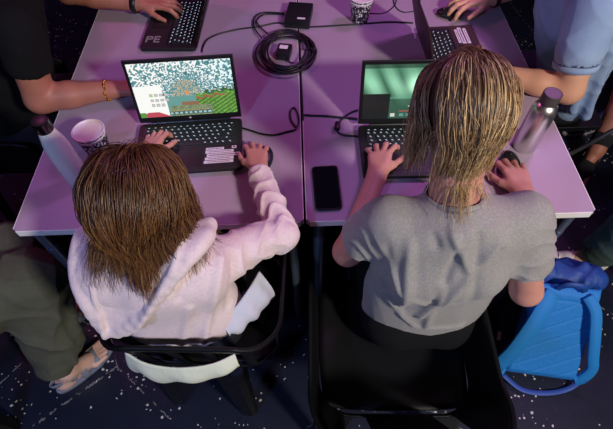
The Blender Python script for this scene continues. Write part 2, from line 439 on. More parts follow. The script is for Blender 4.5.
def head_frame(u, f):
    u = nrm(u); f = nrm(np.array(f)-u*(np.array(f)@u)); return np.cross(f, u), u, f
def head_prims(c, u, f, s=1.0):
    r, u, f = head_frame(u, f); c = V3(*c); R = np.stack([r, f, u]); H = lambda x, y, z: c+(r*x+f*y+u*z)*s
    E = lambda x, y, z, a, b, d, k: EL(H(x, y, z), (a*s, b*s, d*s), R, k)
    P = [E(0, -.012, .03, .072, .092, .078, .02), E(0, .028, -.035, .056, .060, .072, .03), E(0, .062, -.078, .026, .024, .020, .02),
         E(0, .05, .045, .058, .045, .045, .02), E(.034, .055, -.03, .026, .026, .026, .02), E(-.034, .055, -.03, .026, .026, .026, .02)]
    P += [RC(H(0, .080, .012), H(0, .102, -.026), .008*s, .012*s, .01), RC(H(-.014, .088, -.030), H(.014, .088, -.030), .008*s, .008*s, .006),
          RC(H(-.03, .082, .022), H(.03, .082, .022), .009*s, .009*s, .012),
          RC(H(-.017, .082, -.052), H(.017, .082, -.052), .0065*s, .0065*s, .005), RC(H(-.014, .080, -.063), H(.014, .080, -.063), .0065*s, .0065*s, .005)]
    for sg in (-1, 1):
        P += [EL(H(sg*.031, .088, .006), (.013*s, .010*s, .008*s), R, .006, True),
              EL(H(sg*.074, -.004, -.008), (.010*s, .020*s, .031*s), R, .006), EL(H(sg*.083, .002, -.006), (.007*s, .011*s, .019*s), R, .004, True)]
    return P, H
def eyes(H, r_, f_, s, parent):
    for sg in (-1, 1):
        c = H(sg*.031, .080, .006); mb = MB(); prof = [(.0115*s*math.sin(a), -.0115*s*math.cos(a)) for a in np.linspace(0, math.pi, 9)]
        mb.lathe([(max(x, 0), z) for x, z in prof], c, 14); e = mb.build('eye', 'eye', parent, True)
        t = nrm(f_); a = nrm(np.cross(t, V3(.3, .1, 1))); b = np.cross(t, a); R = np.stack([a, b, t], 1)
        mi = MB(); mi.lathe([(.0058*s, 0), (.0040*s, .0012), (0, .0016)], c+t*.0102*s, 14, R); mi.build('iris', 'iris', e, True)
        bw = MB(); bw.tube([H(sg*x, y, z) for x, y, z in ((.016, .0945, .0265), (.026, .0935, .0300), (.038, .0885, .0300), (.047, .080, .0265))], [.0018*s, .0030*s, .0026*s, .0012*s], 8); bw.build('eyebrow', 'brow', parent, True)

UPV = V3(0, 0, 1)
def hair(name, parent, Hc, u, f, s, n, length, cola, colb, colhi, coll, seed, crown=(0, -.1, 1), lift=.012, front=.45, wave=.004, back_bias=.0, clumps=170, thick=.0009, tipc=None, gpull=.5, inward=0, sidepart=0, side_len=0, lat=.62):
    """several thousand strands combed away from the crown, falling by gravity round the head and over the clothes"""
    rg = np.random.default_rng(seed); r, u, f = head_frame(u, f); c = V3(*Hc)
    rad = V3(.078, .098, .088)*s; R = np.stack([r, f, u]); ctr = c+(f*-.012+u*.03)*s
    d = rg.normal(size=(n*4, 3)); d /= np.linalg.norm(d, axis=1)[:, None]
    ok = (d[:, 2] > -.35+.5*np.maximum(d[:, 1], 0)*2) & ~((d[:, 1] > front) & (d[:, 2] < .55)); d = d[ok][:n]; n = len(d)
    p = ctr+(d*rad)@R
    cd = nrm(crown); v = d-cd*(d@cd)[:, None]; v[:, 1] -= back_bias*(d[:, 2] > .2)
    # front strands sweep to the sides, off the face
    v[:, 0] += np.sign(d[:, 0]-sidepart)*np.maximum(d[:, 1], 0)*1.0
    v = v@R; nn = ((d/rad)@R); nn /= np.linalg.norm(nn, axis=1)[:, None]
    v -= nn*(v*nn).sum(1)[:, None]; v /= np.linalg.norm(v, axis=1)[:, None]+1e-6
    NS = 22; ln = length*(.80+.30*rg.random(n)); ln = ln*(1-.25*np.maximum(-d[:, 2]+.2, 0))*(1+side_len*(.5-np.abs(d[:, 0]))); step = ln/NS
    lay = lift*(.15+.95*rg.random(n)**.8)*(.75+.5*(d[:, 2] > .3))
    head = [EL(ctr, rad, R, .02)]; cl = head+coll
    pts = [p.copy()]; jit = rg.normal(size=(n, 3))*.035
    def fld(q):
        return sdf(q, cl)
    for k in range(NS):
        t = k/NS; g = V3(0, 0, -1)
        hd = (p-ctr)@R.T; on = (p-ctr)[:, 2] > -.012*s*(1+lay*20)          # still above the widest part of the skull
        gp = np.where(on, gpull*.10, gpull*(.55+.5*t))[:, None]
        v = v*(1-gp)+g*gp+jit*.06*np.where(on, .6, 1)[:, None]
        if inward: v += -((p-ctr)*V3(1, 1, 0))*(inward*(t > .45))
        v /= np.linalg.norm(v, axis=1)[:, None]; q = p+v*step[:, None]
        dd = fld(q); e = 1e-3; G = np.stack([fld(q+e*np.eye(3)[a])-fld(q-e*np.eye(3)[a]) for a in range(3)], 1); G /= np.linalg.norm(G, axis=1)[:, None]+1e-9
        want = .002+lay*min(1, .3+k*.2); dv = want-dd
        mv = np.where(dv > 0, dv, np.where(on, np.maximum(dv, -step*.7), 0))
        if coll: v2 = np.where(~on & (dv > 0) & (sdf(q, head) > .02+lay), .45, 0)*step; q[:, 1] -= v2
        q = q+G*mv[:, None]; nv = q-p; nl = np.linalg.norm(nv, axis=1)[:, None]+1e-9; v = nv/nl; q = p+v*np.minimum(nl, step[:, None]*1.1)
        p = q; pts.append(p.copy())
    Pn = np.stack(pts, 1)                      # n, NS+1, 3
    rad_ = Pn[:, 8]-ctr; az = np.cross(UPV, rad_); az /= np.linalg.norm(az, axis=1)[:, None]+1e-9; mvv = Pn[:, 13]-Pn[:, 4]
    good = np.abs((mvv*az).sum(1))/(np.linalg.norm(mvv, axis=1)+1e-9) < lat; good &= (Pn[:, 15, 2] < Pn[:, 7, 2]-.01)
    Pn = Pn[good]; d = d[good]; n = len(Pn)
    m = rg.choice(n, min(clumps, n//3), replace=False)    # gather into locks towards the ends
    D2 = ((Pn[:, None, 8]-Pn[None, m, 8])**2).sum(-1); near = m[D2.argmin(1)]
    tt = (np.linspace(0, 1, NS+1)[None, :, None])
    Pn = Pn*(1-.42*tt**1.6)+(Pn[near]+(Pn[:, :1]-Pn[near][:, :1])*.25)*(.42*tt**1.6)
    ph = rg.random(n)*6.28; Pn += wave*np.sin(tt*7+ph[:, None, None])*tt*rg.normal(size=(n, 1, 3))
    # strands to three-sided tubes
    T = np.gradient(Pn, axis=1); T /= np.linalg.norm(T, axis=2)[..., None]+1e-9
    a = np.cross(T, V3(.31, .17, .93)); a /= np.linalg.norm(a, axis=2)[..., None]+1e-9; b = np.cross(T, a)
    w = thick*s*(1-.75*np.linspace(0, 1, NS+1)**3)[None, :, None]*(.8+.6*rg.random(n))[:, None, None]
    vs = np.stack([Pn+w*(a*math.cos(g)+b*math.sin(g)) for g in (0, 2.094, 4.189)], 2)   # n,NS+1,3,3
    base = (np.arange(n)*(NS+1)*3)[:, None, None]; kk = (np.arange(NS)*3)[None, :, None]; j = np.arange(3)[None, None, :]; j2 = (j+1) % 3
    q = np.stack([base+kk+j, base+kk+j2, base+kk+3+j2, base+kk+3+j], -1).reshape(-1, 4)
    rnd = rg.random(n); cr_ = rg.random(len(m)); crn = cr_[D2.argmin(1)]
    mixhi = np.clip((crn*.9+rnd*.35-.50)*1.7, 0, 1)[:, None, None]
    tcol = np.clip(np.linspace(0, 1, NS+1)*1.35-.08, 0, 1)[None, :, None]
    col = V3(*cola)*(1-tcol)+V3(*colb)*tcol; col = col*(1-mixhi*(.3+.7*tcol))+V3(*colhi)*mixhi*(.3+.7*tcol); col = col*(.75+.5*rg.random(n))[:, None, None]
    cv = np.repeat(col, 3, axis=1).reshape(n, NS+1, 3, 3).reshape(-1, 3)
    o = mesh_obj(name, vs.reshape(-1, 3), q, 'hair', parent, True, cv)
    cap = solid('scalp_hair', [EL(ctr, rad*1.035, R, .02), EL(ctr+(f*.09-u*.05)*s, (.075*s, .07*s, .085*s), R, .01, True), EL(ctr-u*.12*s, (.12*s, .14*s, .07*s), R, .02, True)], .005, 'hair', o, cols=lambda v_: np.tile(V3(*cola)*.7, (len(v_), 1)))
    return o

# ================================================================== SETTING
fl = MB(); fl.box((.2, 1.2, -.03), (7, 7, .06)); tag(fl.build('floor', 'floor'), 'dark blue-black floor scattered with small white specks', None, None, 'structure')

# ------------------------------------------------------------------ tables
TW, TL, TZ = .8, 1.6, .75
def table(x0, label, dz=0):
    t = empty('folding_table', (x0+TW/2, TL/2, 0), 0, label, 'table', 'white folding tables pushed together')
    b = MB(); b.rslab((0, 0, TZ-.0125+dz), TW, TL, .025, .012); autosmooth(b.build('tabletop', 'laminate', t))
    e = MB()
    for sy in (-1, 1): e.box((0, sy*(TL/2+.0008), TZ-.0125+dz), (TW-.016, .0022, .0235), .0006)
    for sx in (-1, 1): e.box((sx*(TW/2+.0008), 0, TZ-.0125+dz), (.0022, TL-.016, .0235), .0006)
    e.build('edge_band', 'edge', t)
    a = MB()
    for sx in (-1, 1): a.box((sx*(TW/2-.045), 0, TZ-.045+dz), (.02, TL-.12, .038), .003)
    for sy in (-1, 1): a.box((0, sy*(TL/2-.055), TZ-.045+dz), (TW-.1, .02, .038), .003)
    autosmooth(a.build('apron', 'frame', t))
    for sx in (-1, 1):
        for sy in (-1, 1):
            l = MB(); x, y = sx*(TW/2-.035), sy*(TL/2-.03)
            l.tube([(x, y, TZ-.027+dz), (x, y, .02)], .0165, 14); l.tube([(x, y, .0), (x, y, .03)], .018, 14)
            l.tube([(x, y, .62), (x, y, .60)], .018, 14)
            autosmooth(l.build('leg', 'frame', t))
    return t
table(-TW-.005, 'white laminate table under the open laptop with the bright game screen')
table(.005, 'white laminate table carrying the black phone and the steel bottle')

# ------------------------------------------------------------------ laptops
def screen_one(W, H):
    x = (np.arange(W)+.5)/W; y = (np.arange(H)+.5)/H; X, Y = np.meshgrid(x, y)   # y down
    g = np.random.default_rng(3); img = np.ones((H, W, 3))*V3(.95, .95, .92)
    img = img*(1-.35*np.clip((X-.6)*2.5, 0, 1)[..., None]*(1-V3(.45, .95, 1.1)))
    cx, cy = .52, .56; dx, dy = (X-cx)*1.6, Y-cy; rr = np.hypot(dx, dy); th = np.arctan2(dy, dx)
    n1 = g.random((170, 90)); tb = ((th+3.1416)/6.2832*169).astype(int); rb = np.clip((rr**.8*48+(tb % 5)*.7).astype(int), 0, 89)
    v = n1[tb, rb]
    band = (dy < .12)
    dark = (v > .48-.30*np.exp(-((rr-.2)/.2)**2)) & (rr < .92) & band & (rr > .015) & ~((X < .28) & (Y > .40))
    img[dark] = (V3(.03, .16, .17)+n1[tb, (rb*7) % 90][..., None]*V3(.15, .25, .28))[dark]
    warm = (v < .30) & (rr < .24) & band; img[warm] = V3(.75, .52, .28)
    img[(rr < .035)] = V3(.7, .30, .08)
    img[(Y > .62) & (X > .3) & (X < .72)] = V3(.13, .33, .30)
    # ground of blocks and hills on the right
    hill = .60-.06*np.round(np.clip((X-.62)*9, 0, 4))/3+.012*np.round(np.sin(X*60)); gr = (X > .60) & (Y > hill)
    bl = g.random((H//2+1, W//2+1))[(np.arange(H)//2)[:, None], (np.arange(W)//2)[None]]
    img[gr] = (V3(.07, .20, .03)+bl[..., None]*V3(.12, .28, .04))[gr]
    row = gr & (np.sin((X*1.0+Y*.9)*95+4*Y) > .55) & (Y > hill+.06); img[row] = V3(.05, .10, .03)
    trees = (X > .7) & (Y > hill-.05) & (Y < hill+.03) & (bl > .35); img[trees] = V3(.03, .10, .03)
    roof = gr & (np.abs(Y-hill-.07) < .018) & (X < .9); img[roof] = V3(.35, .12, .07)
    low = (Y > .80) & (X > .33) & (X < .75); img[low] = (V3(.10, .16, .08)+bl[..., None]*V3(.2, .2, .12))[low]
    br = (Y > .73) & (Y < .80) & (X > .45) & (X < .62); img[br] = V3(.28, .14, .08)
    # icon squares at the lower left
    for j in range(3):
        for i in range(4 if j < 2 else 3):
            m = (np.abs(X-(.16+i*.05)) < .018) & (np.abs(Y-(.58+j*.095)) < .028); img[m] = V3(.25, .55, .12) if (i == 0 and j < 1) else V3(.45, .46, .44)
            m2 = (np.abs(X-(.16+i*.05)) < .009) & (np.abs(Y-(.58+j*.095)) < .013); img[m2] = V3(.62, .60, .56)
    red = (Y > .90+.0*X) & (Y > .86+np.abs(X-.14)*.8) & (X < .30); img[red] = V3(.52, .07, .10)
    grn = (X < .06) & (Y > .90); img[grn] = V3(.1, .3, .05)
    bar = (np.abs(Y-.945) < .032) & (X > .30) & (X < .74); img[bar] = V3(.06, .12, .12)
    cell = bar & (np.abs(((X-.30)/.0489) % 1-.5) < .3) & (np.abs(Y-.945) < .018); img[cell] = V3(.35, .55, .55)
    hearts = (np.abs(Y-.895) < .008) & (X > .32) & (X < .72) & (np.sin(X*420) > -.3); img[hearts] = V3(.5, .3, .12)
    return img
def screen_two(W, H):
    x = (np.arange(W)+.5)/W; y = (np.arange(H)+.5)/H; X, Y = np.meshgrid(x, y)
    img = V3(.05, .17, .10)*(1+0*X[..., None])*(1.2-.7*Y[..., None])
    for x0, w, k in ((-.02, .09, .9), (.20, .07, .8), (.42, .09, .6), (.66, .12, .6)):
        d = np.abs(X-x0-.30*Y); m = np.clip(1.3-d/w, 0, 1)*np.clip(1.1-np.abs(Y-.34)*2.4, 0, 1); img = img+k*m[..., None]*V3(.30, .60, .40)
    gl = np.exp(-(((X-.52)/.10)**2+((Y-.38)/.16)**2)); img = img+gl[..., None]*V3(.5, .85, .6)
    hill = (Y > .60-.12*np.clip(1-np.abs(X-.55)*3.2, 0, 1)) & (X > .25); img[hill] = img[hill]*.6+V3(.05, .16, .10)
    img[(Y > .45+.25*X) & (Y > .62)] *= .45
    img[(X < .27) & (Y > .52)] = V3(.006, .010, .010)
    top = Y < .07; img[top] *= .35
    bar = (np.abs(Y-.93) < .045) & (X > .37) & (X < .95); img[bar] = V3(.05, .10, .08)
    cell = bar & (np.abs(((X-.37)/.0644) % 1-.5) < .32) & (np.abs(Y-.93) < .028); img[cell] = V3(.12, .32, .26)
    img[(np.abs(Y-.855) < .010) & (X > .37) & (X < .9)] = V3(.38, .09, .06)
    txt = (np.abs(Y-.76) < .010) & (X > .46) & (X < .62) & (np.sin(X*300) > -.4); img[txt] = V3(.8, .8, .75)
    ico = (np.abs(X-.31) < .025) & (np.abs(Y-.93) < .035); img[ico] = V3(.65, .65, .6)
    return np.clip(img, 0, 1)
def screen_plain(W, H):
    img = np.ones((H, W, 3))*V3(.25, .45, .4); img[H//2:] = V3(.12, .28, .10); return img
LW, LD = .322, .205
KEYROWS = [[1]*14, [1]*13+[1.9], [1.5]+[1]*12+[1.4], [1.75]+[1]*11+[2.15], [1.25]+[1]*11+[2.65], [1.2, 1, 1, 1.1, 5, 1.1, 1, .9, .9, 1.4]]
KEYMESH = {}
def laptop(hinge, rz, tilt, label, painter, shell='laptop', legend='legend', sw=.205, wall_side=0, led=False):
    """origin under the hinge centre; the user sits at local -Y"""
    t = empty('laptop', (hinge[0], hinge[1], TZ), rz, label, 'laptop', 'open laptops on the tables')
    b = MB(); b.rslab((0, -LD/2, .0115), LW, LD, .015, .012)
    for sx in (-1, 1):
        for sy in (-.012, -LD+.02): b.rslab((sx*(LW/2-.03), sy, .002), .02, .008, .004, .0035)
    base = autosmooth(b.build('base', shell, t))
    d = MB(); d.rslab((0, -.062, .0192), LW-.034, .100, .0010, .004); deck = d.build('keyboard', 'bezel', t)
    y = -.017; ktot = LW-.042
    for ri, row in enumerate(KEYROWS):
        hh = .010 if ri == 0 else .0158; unit = ktot/sum(row); x = -ktot/2
        for wv in row:
            w = wv*unit; key = (ri == 0, round(w, 4), legend, int(x*1000) % 4)
            if key not in KEYMESH:
                k = MB(); k.rslab((0, 0, .0009), w-.0026, hh-.0024, .0018, .0012, seg=2)
                o = k.build('key', 'key', deck)
                if w < .05:   # small lit marks on the cap
                    g = random.Random(hash(key[1:2]) + key[3]); lv = MB(); hz = .0019
                    parts = [(-.0018, .0012, .0045, .0016), (.0006, -.0016, .0028, .0014)] if key[3] != 2 else [(0, .0008, .0052, .0022)]
                    if ri == 0: parts = [(0, 0, .0050, .0016)]
                    for (ax, ay, aw, ah) in parts: lv.box((ax, ay, hz), (aw, ah, .0003))
                    me = o.data; n0 = len(me.vertices)
                    vs = [tuple(v.co) for v in me.vertices]+lv.v; fs = [tuple(p.vertices) for p in me.polygons]; nf = len(fs); fs += [tuple(i+n0 for i in f) for f in lv.f]
                    m2 = bpy.data.meshes.new('key'); m2.from_pydata(vs, [], fs); m2.materials.append(MT['key']); m2.materials.append(MT[legend])
                    for i, p in enumerate(m2.polygons): p.material_index = 1 if i >= nf else 0
                    o.data = m2
                KEYMESH[key] = o.data
            else:
                o = bpy.data.objects.new('key', KEYMESH[key]); COL.objects.link(o); o.parent = deck
            o.location = (x+w/2, y-hh/2, .0196); x += w
        y -= hh
    tp = MB(); tp.rslab((-.012, -.157, .0192), .105, .066, .0008, .004); tp.build('touchpad', 'bezel', t)
    ln = MB()   # hinge barrel
    ln.tube([(-LW/2+.035, .002, .018), (LW/2-.035, .002, .018)], .0055, 12); ln.build('hinge', 'bezel', t)
    R = Rx(-tilt)
    sc_ = MB(); sc_.rslab(R @ V3(0, 0, sw/2)+V3(0, .004, .020), LW, .0055, sw, .0025, R, 3)
    # turn the slab upright: build as box
    sc_ = MB(); sc_.box(R @ V3(0, .003, sw/2)+V3(0, .003, .021), (LW, .0055, sw), .002, R); lid = autosmooth(sc_.build('screen_lid', shell, t))
    bz = MB(); bz.box(R @ V3(0, -.0002, sw/2)+V3(0, .003, .021), (LW-.003, .0012, sw-.004), .0004, R); bz.build('bezel', 'bezel', lid)
    W, H = 216, 134; img = painter(W, H); iw, ih = LW-.020, sw-.030
    gx = np.linspace(-iw/2, iw/2, W+1); gz = np.linspace(sw/2+ih/2+.004, sw/2-ih/2+.004, H+1)
    vv = np.array([(a, -.0011, c) for c in gz for a in gx]); vv = vv @ R.T+V3(0, .003, .021)
    i, j = np.meshgrid(np.arange(H), np.arange(W), indexing='ij'); q0 = (i*(W+1)+j).ravel()
    q = np.stack([q0, q0+W+1, q0+W+2, q0+1], 1)
    cols = np.repeat(img.reshape(-1, 3), 4, axis=0)
    mesh_obj('display', vv, q, 'screen', lid, False, cols, 'CORNER')
    return t, R
def sticker(t, x, y, w, h, rot=0, bars=(), name='sticker', z=.0193):
    s = MB(); s.rslab((0, 0, 0), w, h, .0004, .0008, seg=2); o = s.build(name, 'sticker', t); o.location = (x, y, z); o.rotation_euler.z = rot
    if bars:
        b = MB()
        for bx, by, bw, bh in bars: b.box((bx, by, .0004), (bw, bh, .0003))
        b.build('print', 'print', o)
    return o
def bars(w, h, n, seed, rows=1):
    g = random.Random(seed); out = []
    for r in range(rows):
        x = -w/2+.003; yy = (r-(rows-1)/2)*h/rows
        while x < w/2-.004:
            bw = g.uniform(.0014, .0045); out.append((x+bw/2, yy, bw, h/rows*.42)); x += bw+.0011
    return out

def logo(lid, R, sw):
    m = MB(); m.lathe([(.0035, 0), (.0035, .0003)], (0, 0, 0), 20, Rx(math.pi/2)); o = m.build('bezel_emblem', 'sticker', lid)
    q = R @ V3(0, -.0010, .010)+V3(0, .003, .021); o.location = q
lap1, R1 = laptop((-.352, .383), math.radians(2.8), math.radians(14), 'open black laptop with the bright colourful game screen, before the pink-hoodie child', screen_one)
logo([c for c in lap1.children if c.name.startswith('screen_lid')][0], R1, .205)
sticker(lap1, .080, -.125, .055, .010, 0, bars(.05, .006, 8, 1))
sticker(lap1, .138, -.122, .014, .010, 0, [(0, 0, .006, .006)])
sticker(lap1, .094, -.137, .085, .011, .01, bars(.07, .006, 8, 2))
sticker(lap1, .106, -.1505, .100, .0125, .01, bars(.092, .009, 8, 3))
sticker(lap1, .094, -.164, .086, .011, 0, bars(.07, .006, 8, 4))
sticker(lap1, .092, -.177, .088, .0105, 0, bars(.07, .005, 8, 5))
lap2, R2 = laptop((.338, .338), math.radians(-1.0), math.radians(14), 'open black laptop with the dim green game screen, used by the blond teenager', screen_two)
# laptop at the far left, turned towards the person in black at the left side
lap3, _ = laptop((-.372, .918), math.radians(-93), math.radians(22), 'open black laptop at the far left, under the hand with the black watch', screen_plain, legend='legend_cool')
def glyphs(t, items, name):
    for (x, y, strokes) in items:
        b = MB()
        for bx, by, bw, bh in strokes: b.box((bx, by, 0), (bw, bh, .0005), 0)
        o = b.build(name, 'sticker_dim', t); o.location = (x, y, .0194); o.scale = (1.25, 1.35, 1)
# two block-letter marks on the palm rest (P and a squarish E)
glyphs(lap3, [(.108, -.178, [(-.0085, 0, .005, .028), (-.001, .0115, .012, .005), (-.001, .001, .012, .005), (.0065, .006, .005, .014)]),
              (.108, -.148, [(-.0085, 0, .005, .028), (0, .0115, .014, .005), (0, 0, .012, .005), (0, -.0115, .014, .005)])], 'letter_sticker')
for o in [c for c in lap3.children if c.name.startswith('letter_sticker')]: o.rotation_euler.z = math.radians(90)
# laptop at the far right, turned towards the person in the blue polo
lap4, _ = laptop((.455, .680), math.radians(92), math.radians(17), 'open laptop with a brown lid at the far right, beside the hand on a mouse', screen_plain, shell='laptop_brown')
sticker(lap4, .095, -.135, .08, .010, 0, bars(.07, .005, 6, 9)); sticker(lap4, .098, -.150, .095, .014, .01, bars(.085, .010, 6, 10)); sticker(lap4, .095, -.168, .09, .012, 0, bars(.08, .006, 6, 11))

# ------------------------------------------------------------------ small things on the tables
def mouse(x, y, rz, label, led=False):
    t = empty('computer_mouse', (x, y, TZ), rz, label, 'computer mouse', 'computer mice')
    solid('shell', [EL((0, 0, .012), (.029, .050, .018), None, .01), BX((0, 0, -.02), (.06, .08, .0215), .002, None, .003, True)], .0025, 'plastic', t)
    w = MB(); w.lathe([(.0, -.0035), (.007, -.0035), (.007, .0035), (.0, .0035)], (0, .026, .024), 18, np.array([[0, 0, 1], [0, 1, 0], [-1, 0, 0.]])); w.build('scroll_wheel', 'rubber', t, True)
    if led: e = MB(); e.box((0, -.0, .0035), (.050, .06, .0016), .0006); e.build('light_strip', 'red_led', t)
    return t
mouse(-.118, .222, math.radians(-8), 'black mouse under the hand of the girl in the pink hoodie')
mouse(.612, .172, math.radians(-4), 'black mouse under the right hand of the blond teenager')
mouse(.590, .935, math.radians(72), 'black mouse at the far right, under the hand wearing a black watch strap')

ph = empty('smartphone', (.0655, .111, TZ), math.radians(1.5), 'black smartphone lying face up near the gap between the tables', 'phone')
b = MB(); b.rslab((0, 0, .0045), .077, .158, .0075, .011, seg=8); autosmooth(b.build('case', 'plastic', ph))
b = MB(); b.rslab((0, 0, .0084), .070, .150, .0010, .008, seg=8); autosmooth(b.build('glass', 'glass', ph))

def bottle(loc, label, body, cap, prof, capprof, extra=None):
    t = empty('water_bottle', (*loc[:2], TZ), 0, label, 'bottle')
    b = MB(); b.lathe(prof, (0, 0, 0), 56); autosmooth(b.build('body', body, t), 50)
    c = MB(); c.lathe(capprof, (0, 0, 0), 48); autosmooth(c.build('cap', cap, t), 40)
    return t
wb = bottle(at(81, 181, .75), 'white bottle with a dark chrome cap beside the paper cup', 'bottle_white', 'dark_steel',
       [(.0, .001), (.030, .001), (.0328, .004), (.0328, .130), (.032, .150), (.029, .172), (.0245, .193), (.021, .208), (.0195, .214), (0, .214)],
       [(.0200, .212), (.0218, .213), (.0218, .241), (.0212, .243), (.0200, .2435), (.0, .243)])
c = MB(); c.lathe([(.0, .2436), (.0205, .2436), (.0205, .2465), (.0192, .2472), (0, .2472)], (0, 0, 0), 40); autosmooth(c.build('cap_disc', 'rubber', wb))
sb = bottle(at(523.5, 146, .75), 'brushed steel bottle standing near the right edge of the table', 'steel', 'cap_steel',
       [(.0, .001), (.033, .001), (.0350, .004), (.0352, .138), (.0342, .152), (.0315, .163), (.0265, .170), (.0225, .174), (.0215, .175), (0, .175)],
       [(.0225, .1770), (.0250, .1780), (.0250, .206), (.0243, .2085), (.0225, .2095), (.0220, .2085), (0, .2085)])
c = MB(); c.lathe([(.0218, .173), (.0218, .1775)], (0, 0, 0), 40); c.build('neck_ring', 'rubber', sb)

def cup(p, label, r=.0455, h=.098):
    t = empty('paper_cup', (*p[:2], TZ), 0, label, 'cup', 'patterned paper cups')
    b = MB(); b.lathe([(r*.70, .0), (r*.70+.0006, .002), (r-.001, h-.004), (r-.0018, h-.004), (r*.69, .008), (0, .008)], (0, 0, 0), 48); autosmooth(b.build('cup_wall', 'cup', t), 50)
    l = MB(); l.lathe([(r*.695, .0092), (r-.0022, h-.002), (r-.0005, h+.0012), (r+.0016, h+.0008), (r+.0018, h-.0022), (r-.0006, h-.0035)], (0, 0, 0), 48); l.lathe([(0, .0088), (r*.69, .0088), (r*.69, .0096)], (0, 0, 0), 48); l.build('white_lining', 'cup_white', t, True)
    g = MB(); g.lathe([(r-.0030, h-.017), (r-.0012, h-.017), (r-.0008, h-.010), (r-.0025, h-.010)], (0, 0, 0), 48); g.build('white_band', 'cup_white', t, True)
    return t
c_ = at(101, 153, .75); cup(c_, 'black and white patterned paper cup beside the white bottle')
c_ = at(359.5, 20, .75); cup(c_, 'black and white patterned paper cup at the top edge, beside the thin cable')

# power brick, cables, coil
pb = empty('power_adapter', (.004, .945, TZ), math.radians(-9), 'large black power adapter lying above the coiled cable', 'power adapter')
b = MB(); b.box((0, 0, .0175), (.098, .128, .033), .005); autosmooth(b.build('housing', 'plastic', pb))
b = MB(); b.rslab((.015, -.045, .0346), .030, .010, .0006, .001); b.build('rating_label', 'sticker', pb)
def cable(pts, label, r=.0031, n=10, name='cable', group=None, cat='cable', plug=None, z=None):
    P = spline(pts, n); P = [V3(p[0], p[1], TZ+r+.0002+(p[2] if len(p) > 2 else 0)) for p in P]
    if plug is None:
        m = MB(); m.tube(P, r, 8); o = m.build(name, 'rubber', None, True); tag(o, label, cat, group); return o
    t = empty(name, P[0], 0, label, cat, group)
    m = MB(); m.tube([p-P[0] for p in P], r, 8); m.build('wire', 'rubber', t, True)
    for kind, i in plug:
        m = MB(); q = P[i]-P[0]; d = nrm(P[i]-P[i-1 if i else 1]+V3(0, 0, 0)); d[2] = 0; d = nrm(d)
        if kind == 'ferrite': m.lathe([(0, -.014), (.0085, -.014), (.0095, -.011), (.0095, .011), (.0085, .014), (0, .014)], q+V3(0, 0, .0075), 18, np.stack([np.cross(V3(0, 0, 1), d), V3(0, 0, 1), d], 1))
        else: m.tube([q-d*.0, q+d*.03], .0048, 10); m.tube([q-d*.018, q], [.0028, .0045], 10)
        autosmooth(m.build('ferrite_bead' if kind == 'ferrite' else 'plug', 'rubber', t))
    return t
A = lambda x, y, z=.753: list(at(x, y, z)[:2])+[0]
def C(*px): return [A(*p) for p in px]
cable(C((242, 128), (252, 131), (262, 134), (274, 135), (286, 132), (296, 129), (299, 120), (296, 110), (293, 108), (290, 112), (291, 120), (296, 127)), 'thin black charging cable looping beside the pink-hoodie girl\'s laptop', group='laptop charging cables')
cable(C((303.5, 115), (312, 115.5), (325, 116), (340, 117.5), (357.5, 119)), 'short straight black cable reaching the green-screen laptop', group='laptop charging cables', cat='cable')
cable(C((358, 110), (350, 113), (342, 119), (337.5, 126), (338, 132), (343, 135), (350, 136), (358, 136.5)), 'black cable with a round bead beside the green-screen laptop', plug=[('ferrite', 33)], group='laptop charging cables')
cable(C((286, 24), (276, 23), (266, 25), (256, 27), (240, 29), (222, 33), (208, 39), (203, 47), (202, 52)), 'black cable running from the power adapter to the far left laptop', group='laptop charging cables')
cable(C((292, 26), (302, 27), (320, 26.5), (345, 25), (365, 23.5), (390, 22), (413, 23)), 'long black cable running right from the power adapter', group='laptop charging cables')
cable(C((369, 13), (378, 13.5), (386, 12), (392, 8), (396, 2), (397, -12)), 'thin black cable curving from the paper cup off the far edge', r=.002, group='laptop charging cables')
cable(C((393, -8), (394, 3), (399, 10), (407, 12), (418, 8), (421, -8)), 'thin black cable in a loop behind the brown-lid laptop', r=.002, group='laptop charging cables')
cable(C((299, 30), (300, 50), (301, 75), (302, 98), (303, 120)), 'thin black cable lying along the gap between the tables', r=.0024, group='laptop charging cables')
# the coil
m = MB(); P = []; g = random.Random(4); cxy = at(287, 52, .76)
turns = 9; N = turns*44
for i in range(N+1):
    a = 2*math.pi*i/44; k = i//44; e = .5+.5*math.sin(i*.061); w = .012*math.sin(a*.37+k)
    rx, ry = .090+.014*math.sin(k*2.1)+w*.5, .106+.014*math.cos(k*1.7)
    ox, oy = .007*math.sin(k*1.3), .008*math.cos(k*2.3)
    P.append((cxy[0]+ox+rx*math.cos(a), cxy[1]+oy+ry*math.sin(a), TZ+.004+.0030*k*.75+.002*math.sin(a*2+k)))
m.tube(P, .0037, 8)
coil = empty('coiled_cable', (cxy[0], cxy[1], TZ), 0, 'thick coil of black cable lying over the gap between the tables', 'cable')
o = m.build('wire_loops', 'rubber', coil, True); o.matrix_parent_inverse = Matrix.Translation((-cxy[0], -cxy[1], -TZ))
m = MB()
for pl in ([(262, 40), (255, 30), (254, 20), (260, 14), (270, 13), (284, 14)], [(268, 36), (259, 27), (257, 21), (262, 16), (270, 14.5), (284, 15.5)]):
    m.tube([(q[0], q[1], TZ+.006+.006*max(0, 1-i/14)) for i, q in enumerate(spline(C(*pl), 7))], .0030, 8)
o = m.build('lead', 'rubber', coil, True); o.matrix_parent_inverse = Matrix.Translation((-cxy[0], -cxy[1], -TZ))
ad = empty('plug_block', (*at(284, 51, .77)[:2], TZ), math.radians(-12), 'small black plug block with a pale label inside the cable coil', 'plug')
b = MB(); b.box((0, 0, .016), (.052, .062, .030), .005); autosmooth(b.build('housing', 'plastic', ad))
b = MB(); b.rslab((-.002, .008, .0314), .030, .020, .0006, .001); b.build('rating_label', 'sticker', ad)
